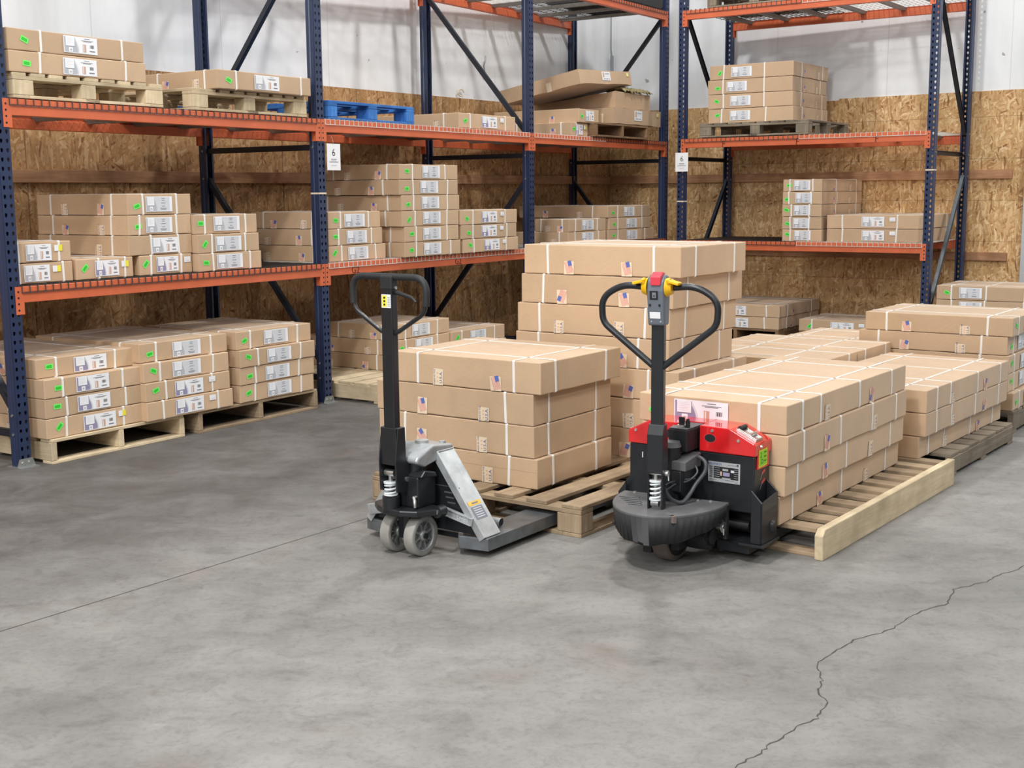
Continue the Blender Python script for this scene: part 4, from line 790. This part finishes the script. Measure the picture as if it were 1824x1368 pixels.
# ------------------------------------------------------------ electric pallet truck
def electric_truck():
    R = empty('electric_pallet_truck', (.7535, 5.2008, 0), .95); tag(R, 'electric pallet truck with bright red cover, black body and yellow thumb controls', 'pallet truck')
    m = M(); m.prism([(-.295, .205), (-.295, .445), (.295, .445), (.295, .30), (.325, .26), (.325, .205)], 0, .15, 'yz'); body = m.build('body_shell', ['black_paint'], R, bevel=.006)
    F = Face2D(lambda a, b, d: (-d-.0006, -a, b))
    def disc(cx, cz, rx, rz, d, mi, n=20): F.poly([(cx+rx*math.cos(2*math.pi*k/n), cz+rz*math.sin(2*math.pi*k/n)) for k in range(n)], d, mi)
    disc(.175, .235, .016, .018, .0006, 0); disc(.205, .233, .005, .005, .0006, 0); disc(.22, .40, .005, .005, .0006, 0); disc(-.265, .42, .008, .004, .0006, 0); F.rect(-.232, -.228, .385, .41, .0006, 1); F.rect(-.195, -.18, .34, .41, .0006, 1)
    F.build('shell_holes', ['black_matte', 'label_white'], body)
    F = Face2D(lambda a, b, d: (-d-.0006, -a, b))
    F.rect(.086, .232, .322, .408, .0006, 0); F.rect(.112, .224, .338, .388, .0010, 1)
    F.text('BISLANICH', .0125, .117, .398, .0014, 2)
    for k in range(6): F.rect(.091, .106, .341+.0085*k, .345+.0085*k, .0010, 1)
    for k in range(5): F.rect(.115, .140, .345+.009*k, .3462+.009*k, .0014, 3); F.rect(.205, .222, .345+.009*k, .3462+.009*k, .0014, 3)
    F.rect(.152, .178, .372, .381, .0014, 0); F.rect(.190, .205, .368, .378, .0014, 4); F.rect(.150, .190, .335, .343, .0014, 0); F.rect(.142, .15, .35, .368, .0014, 5); F.rect(.155, .185, .35, .366, .0014, 6)
    F.rect(.090, .125, .329, .332, .0010, 7); F.rect(.165, .205, .331, .334, .0010, 7); F.rect(.175, .222, .397, .400, .0010, 7); F.text('CE', .011, .216, .328, .0010, 7)
    F.build('data_plate', ['plate_silver', 'black_ink', 'tape_blue', 'label_grey', 'label_pale', 'label_tan', 'label_lilac', 'label_ink'], body)
    # side sticker and slots on the right side
    F = Face2D(lambda a, b, d: (a, -.2955-d, b))
    for z in (.37, .33): F.poly([(.07, z), (.10, z+.012), (.105, z), (.075, z-.012)], .0006, 0); F.poly([(.055, z-.030), (.058, z-.030), (.078, z-.002), (.075, z-.002)], .0008, 1)
    F.build('vent_slots', ['button_red', 'label_grey'], body)
    # red covers
    def cover(poly, x0=-.008, x1=.158, name='red_cover'):
        m = M(); m.prism(poly, x0, x1, 'yz'); return m.build(name, ['truck_red'], R, bevel=.004)
    cr = cover([(-.300, .447), (-.300, .492), (-.296, .500), (-.186, .553), (-.046, .556), (-.046, .447)])
    cl = cover([(.060, .447), (.060, .556), (.198, .553), (.290, .508), (.298, .500), (.298, .447)])
    cover([(-.0455, .447), (-.0455, .555), (.0595, .555), (.0595, .447)], .060, .157)
    F = Face2D(lambda a, b, d: (-.0084-d, -a, b)); n = 20
    F.poly([(.096+.028*math.cos(2*math.pi*k/n), .506+.020*math.sin(2*math.pi*k/n)) for k in range(n)], .0006, 0); F.poly([(.096+.025*math.cos(2*math.pi*k/n), .506+.017*math.sin(2*math.pi*k/n)) for k in range(n)], .0010, 1)
    F.build('charge_socket', ['button_red', 'black_matte'], cr)
    F = Face2D(lambda a, b, d: (-.0084-d, -a, b)); F.poly([(-.085+.026*math.cos(2*math.pi*k/n), .506+.024*math.sin(2*math.pi*k/n)) for k in range(n)], .0006, 0); F.build('cable_opening', ['black_matte'], cl)
    for (v, z) in ((-.105, .538), (-.225, .508), (.075, .538), (.26, .505)):
        m = M(); m.cyl((-.006, v, z), (-.013, v, z), .0075, .006, seg=14); m.build('screw', ['screw'], R)
    m = M(); m.cyl((.05, -.298, .482), (.05, -.305, .482), .0075, .006, seg=14); m.build('screw', ['screw'], R)
    F = Face2D(lambda a, b, d: (a, -.3006-d, b)); F.poly([(.028, .468), (.110, .470), (.110, .398), (.028, .395)], .0008, 0)
    F.poly([(.034, .463), (.105, .465), (.105, .403), (.034, .400)], .0012, 1); F.text('2', .034, .048, .446, .0018, 2); F.text('D', .030, .060, .418, .0018, 2)
    for k in range(3): F.rect(.078, .100, .452-.018*k, .458-.018*k, .0018, 2)
    F.build('lime_sticker', ['yellow_sticker', 'lime_sticker', 'lime_ink'], cr)
    m = M(); m.box(.02, .13, -.3008, -.2955, .39, .45); m.build('cover_flap', ['truck_red'], R)
    # latch handle on the sloped cover
    sl = math.atan2(.053, .110); T = Matrix.Translation((.055, -.245, .5275)) @ Matrix.Rotation(sl, 4, 'X')
    m = M(); m.T = T; m.box(-.032, .034, -.050, .050, -.003, .002); m.box(-.03, -.024, -.045, .045, .002, .008); m.box(.026, .032, -.045, .045, .002, .008); m.box(-.03, .032, -.048, -.042, .002, .008); m.cyl((-.026, -.012, .012), (.03, -.012, .012), .005, seg=10); lt = m.build('latch', ['steel'], R, bevel=.001)
    m = M(); m.T = T; m.cyl((-.028, .040, .010), (.030, .040, .010), .009, seg=14); m.build('latch_grip', ['black_rubber'], lt)
    # fork carriage
    for s in (1, -1):
        y = lambda v: v*s
        m = M(); m.prism([(-.043, y(-.358)), (.141, y(-.352)), (.141, y(-.10)), (.015, y(-.115)), (-.043, y(-.25))], .076, .087, 'xy'); m.build('base_plate', ['black_paint'], R, bevel=.002)
        gh = 0 if s > 0 else -.035; go = -.345 if s > 0 else -.335
        m = M(); m.prism([(-.030, .088), (-.030, .262+gh), (.13, .285+gh), (.13, .088)], *sorted((y(go), y(go+.008))), 'xz'); m.prism([(y(go), .088), (y(go), .262+gh), (y(-.296), .312+gh), (y(-.296), .088)], -.030, -.022, 'yz'); m.prism([(y(go), .088), (y(go), .285+gh), (y(-.296), .33+gh), (y(-.296), .088)], .122, .130, 'yz')
        m.cyl((.08, y(-.345), .145), (.08, y(-.356), .145), .026, .02, seg=20); g = m.build('side_gusset', ['black_paint'], R, bevel=.002)
        m = M(); m.prism([(.0, y(-.277)), (.0, y(-.13)), (1.14, y(-.13)), (1.18, y(-.16)), (1.18, y(-.25)), (1.14, y(-.277))], .030, .0755, 'xy'); m.build('fork', ['black_paint'], R, bevel=.003)
        m = M(); m.cyl((1.07, y(-.15), .037), (1.07, y(-.255), .037), .036, seg=22); m.build('load_roller', ['tan_roller'], R)
        m = M(); m.cyl((-.085, y(-.155), .155), (-.085, y(-.205), .155), .013, seg=16); m.cyl((-.085, y(-.198), .155), (-.085, y(-.203), .155), .024, seg=20); m.tube([(-.09, y(-.205), .150), (-.095, y(-.207), .125)], .004, 8); m.build('axle_nut', ['steel'], R)
    m = M(); m.box(.09, .145, -.26, .26, .10, .205); m.cyl((.05, -.26, .14), (.05, .26, .14), .022, seg=18); m.build('lower_cross_member', ['black_matte'], R)
    # skirt, turned slightly with the steering
    yaw = math.radians(6); TS = Matrix.Translation((-.085, .030, 0)) @ Matrix.Rotation(yaw, 4, 'Z')
    n = 28; arc = [(-.34*math.sin(math.pi*k/n), -.237*math.cos(math.pi*k/n)) for k in range(n+1)]
    top = [(.02, -.237)]+arc+[(.02, .237)]
    m = M(); m.T = TS; m.prism(top, .238, .252, 'xy'); st = m.build('step_cover', ['skirt_top'], R, bevel=.004)
    m = M(); m.T = TS
    def zlow(k): return .122+.004*math.sin(k*1.3)+(.075*abs(2*k/n-1)**1.6)
    for k in range(n):
        (a, b), (c, d) = arc[k], arc[k+1]; o = .985-.05*(1-abs(2*k/n-1)); 
        vs = [(a, b, .240), (c, d, .240), (c*o, d*o, zlow(k+1)), (a*o, b*o, zlow(k))]+[(a*.95, b*.95, .240), (c*.95, d*.95, .240), (c*.94, d*.94, zlow(k+1)), (a*.94, b*.94, zlow(k))]
        m.add(vs, [(0, 1, 2, 3), (4, 7, 6, 5), (3, 2, 6, 7), (0, 4, 5, 1)], 0, True)
    m.box(-.004, .02, -.237, -.222, .10, .240); m.build('rubber_skirt', ['black_rubber'], R)
    m = M(); m.T = TS
    for k in range(5): m.T = TS @ Matrix.Translation((-.09-.026*k, .165-.018*k, .2525)) @ Matrix.Rotation(.12, 4, 'Z'); m.box(-.006, .006, -.045+.004*k, .045-.004*k, 0, .003)
    m.build('tread_ribs', ['skirt_top'], st, bevel=.002)
    for (x, v) in ((-.01, -.11), (-.005, -.165), (.0, .18), (-.01, .02)):
        m = M(); m.cyl(TS @ Vector((x, v, .252)), TS @ Vector((x, v, .257)), .008, seg=14); m.build('screw', ['screw'], R)
    m = M(); m.T = TS @ Matrix.Translation((-.29, -.118, .238)) @ Matrix.Rotation(-.5, 4, 'Z'); m.box(-.012, .004, -.012, .012, -.014, .014); m.build('torn_flap', ['tan_roller'], R)
    # drive unit
    dw = M(); dw.lathe([(.03, -.036), (.108, -.036), (.115, -.030), (.115, .030), (.108, .036), (.03, .036)], 'y', (-.145, .01, .115), 48); dw.build('drive_wheel', ['tan_roller'], R)
    m = M(); m.lathe([(0, -.046), (.085, -.046), (.095, -.040), (.095, .040), (.085, .046), (0, .046)], 'y', (-.145, .01, .118), 40)
    m.box(-.250, -.05, .045, .085, .045, .20); m.box(-.245, -.05, .05, .085, .06, .225); m.box(-.235, -.045, -.075, -.038, .070, .215); m.cyl((-.12, -.075, .118), (-.12, -.16, .118), .058, seg=28); m.cyl((-.12, -.16, .118), (-.12, -.172, .118), .032, seg=24)
    for k in range(6): t = k*math.pi/3; m.cyl((-.12+.045*math.cos(t), -.16, .118+.045*math.sin(t)), (-.12+.045*math.cos(t), -.166, .118+.045*math.sin(t)), .006, seg=8)
    m.build('drive_housing', ['black_matte'], R, bevel=.003)
    m = M(); m.cyl((-.125, .025, .252), (-.125, .025, .478), .042, seg=32); m.build('steering_motor', ['black_paint'], R, bevel=.004)
    m = M(); m.cyl((-.125, .025, .478), (-.125, .025, .500), .044, .036, seg=32); m.build('motor_cap', ['skirt_top'], R, bevel=.006)
    m = M(); m.box(-.10, .055, -.036, .052, .452, .548); mb = m.build('key_box', ['black_matte'], R, bevel=.006)
    m = M(); m.box(-.098, .053, -.034, .050, .548, .552); m.build('key_box_lid', ['skirt_top'], mb, bevel=.002)
    m = M(); m.cyl((-.055, .012, .552), (-.055, .012, .560), .020, seg=20, mi=1); m.cyl((-.055, .012, .560), (-.055, .012, .572), .012, seg=14); m.box(-.060, -.050, .0, .024, .572, .592); m.cyl((-.06, -.018, .552), (-.06, -.018, .580), .010, seg=12); m.box(-.066, -.054, -.022, -.014, .552, .588); m.build('key_switch', ['black_matte', 'screw'], mb)
    m = M(); m.prism([(-.16, .385), (-.16, .425), (-.02, .445), (-.02, .385)], -.062, .012, 'xz'); m.build('bracket_arm', ['skirt_top'], R, bevel=.004)
    m = M(); m.prism([(-.17, .30), (-.17, .385), (-.01, .385), (-.01, .33), (-.10, .25)], -.045, -.002, 'xz'); m.build('bracket', ['black_paint'], R, bevel=.004)
    # handle
    TH = Matrix.Translation((-.285, .0, 0)) @ Matrix.Rotation(math.radians(9), 4, 'Z')
    def tp(u, v, z): return TH @ Vector((u, v, z))
    m = M(); m.T = TH; m.box(-.030, .012, -.033, -.026, .252, .46); m.box(-.030, .012, .026, .033, .252, .46); m.prism([(-.035, .40), (-.035, .56), (-.016, .60), (.016, .60), (.03, .52), (.03, .40)], -.034, .034, 'xz'); m.build('handle_yoke', ['black_paint'], R, bevel=.003)
    m = M(); m.T = TH; m.box(-.016, .018, -.026, .026, .55, 1.01); m.build('handle_column', ['black_paint'], R, bevel=.004)
    c = tp(-.018, 0, 0); coil((c.x, c.y), .0205, .292, .365, 4, R)
    m = M(); m.T = None; m.cyl((c.x, c.y, .27), (c.x, c.y, .400), .010, seg=14); m.cyl(tp(-.018, -.028, .405), tp(-.018, .028, .405), .012, seg=16); m.cyl(tp(-.022, -.016, .278), tp(-.022, .016, .278), .015, seg=18); m.cyl(tp(-.0, -.034, .398), tp(0, -.048, .398), .013, seg=14); m.tube([tp(0, -.046, .398), tp(-.006, -.050, .37)], .004, 8); m.build('gas_spring_rod', ['steel'], R)
    m = M()
    for s in (1, -1):
        pts = bent([(-.0, .045*s, 1.150), (-.0, .155*s, 1.160), (-.0, .246*s, 1.105), (-.0, .240*s, 1.005), (0, .190*s, .965), (.0, .018*s, .832)], 8, .48)
        m.tube([tp(p.x, p.y, p.z) for p in pts], .0135, 16)
    m.build('handle_loop', ['black_paint'], R)
    m = M(); m.T = TH; H = [(-.030, 1.000), (-.040, 1.06), (-.048, 1.14), (-.044, 1.180), (-.015, 1.204), (.020, 1.198), (.034, 1.16), (.030, 1.06), (.022, 1.000)]
    sec = [(.033, 1.0), (.039, 1.05), (.036, 1.10), (.034, 1.16), (.031, 1.2)]
    m.prism(H, -.036, .036, 'xz'); hd = m.build('control_head', ['head_grey'], R, bevel=.010, seg=4)
    m = M(); m.T = TH; m.prism([(-.052, 1.160), (-.050, 1.196), (-.018, 1.214), (.004, 1.210), (.004, 1.196), (-.020, 1.200), (-.042, 1.178)], -.024, .020, 'xz'); m.build('emergency_button', ['button_red'], hd, bevel=.004)
    def fr(a, b, d):
        # front face of the head between z 1.0 and 1.18
        z = b; x = -.030-.010*(z-1.0)/.06 if z < 1.06 else -.040-.008*(z-1.06)/.08
        return TH @ Vector((x-.0012-d, -a, z))
    F = Face2D(fr); F.rect(-.022, .012, 1.105, 1.140, .0004, 0); F.rect(-.012, .004, 1.112, 1.134, .0008, 1); F.rect(-.008, .000, 1.118, 1.122, .0012, 0)
    for a in (-.022, .018): F.poly([(a+.005*math.cos(k*.6283), 1.083+.006*math.sin(k*.6283)) for k in range(10)], .0004, 0)
    F.rect(-.024, .020, 1.030, 1.056, .0004, 2)
    for a in (-.018, .020): F.poly([(a+.004*math.cos(k*.6283), 1.018+.004*math.sin(k*.6283)) for k in range(10)], .0004, 3)
    F.build('display_and_stickers', ['black_matte', 'label_ink', 'label_white', 'screw'], hd)
    for s in (1, -1):
        m = M(); m.T = TH; m.cyl((-.012, .037*s, 1.153), (-.012, .062*s, 1.153), .038, .027, seg=24)
        m.prism([(-.020, 1.150), (-.046, 1.168), (-.052, 1.184), (-.030, 1.192), (.0, 1.176)], *sorted((.046*s, .058*s)), 'xz')
        m.T = TH @ Matrix.Translation((-.02, .055*s, 1.178)) @ Matrix.Rotation(-.25*s, 4, 'X'); m.box(-.030, .016, -.004 if s > 0 else -.042, .042 if s > 0 else .004, -.006, .006); m.build('thumb_throttle', ['throttle_yellow'], R, bevel=.003)
        m = M(); m.T = TH; m.cyl((-.008, .0355*s, 1.155), (-.008, .0385*s, 1.155), .037, seg=28); m.build('throttle_collar', ['black_matte'], R)
    # hoses
    def hose(name, pts, r):
        m = M(); P = [Vector(p) for p in pts]; out = []
        for i in range(len(P)-1):
            p0 = P[max(i-1, 0)]; p1 = P[i]; p2 = P[i+1]; p3 = P[min(i+2, len(P)-1)]
            for k in range(6):
                t = k/6; out.append(.5*((2*p1)+(p2-p0)*t+(2*p0-5*p1+4*p2-p3)*t*t+(3*p1-p0-3*p2+p3)*t**3))
        out.append(P[-1]); m.tube(out, r, 10); m.build(name, ['hose'], R)
    hose('hydraulic_hose', [(-.04, -.02, .415), (-.05, -.055, .432), (-.06, -.10, .415), (-.07, -.105, .375), (-.10, -.08, .325), (-.14, -.07, .285), (-.19, -.06, .262), (-.23, -.03, .285), (-.25, -.01, .33)], .0085)
    hose('cable', [(-.06, -.02, .405), (-.07, -.055, .40), (-.09, -.08, .372), (-.12, -.055, .34), (-.17, -.02, .33), (-.20, .01, .30)], .0045)
    hose('cable', [(-.09, -.07, .345), (-.15, -.03, .345), (-.20, .0, .335), (-.235, .01, .31)], .004)
electric_truck()
# ------------------------------------------------------------ turn the whole place so that its walls run along the axes
TURN = Matrix.Rotation(-TW, 4, 'Z')
bpy.context.view_layer.update()
for o in SC.objects:
    if o.parent is None: o.matrix_world = TURN @ o.matrix_world
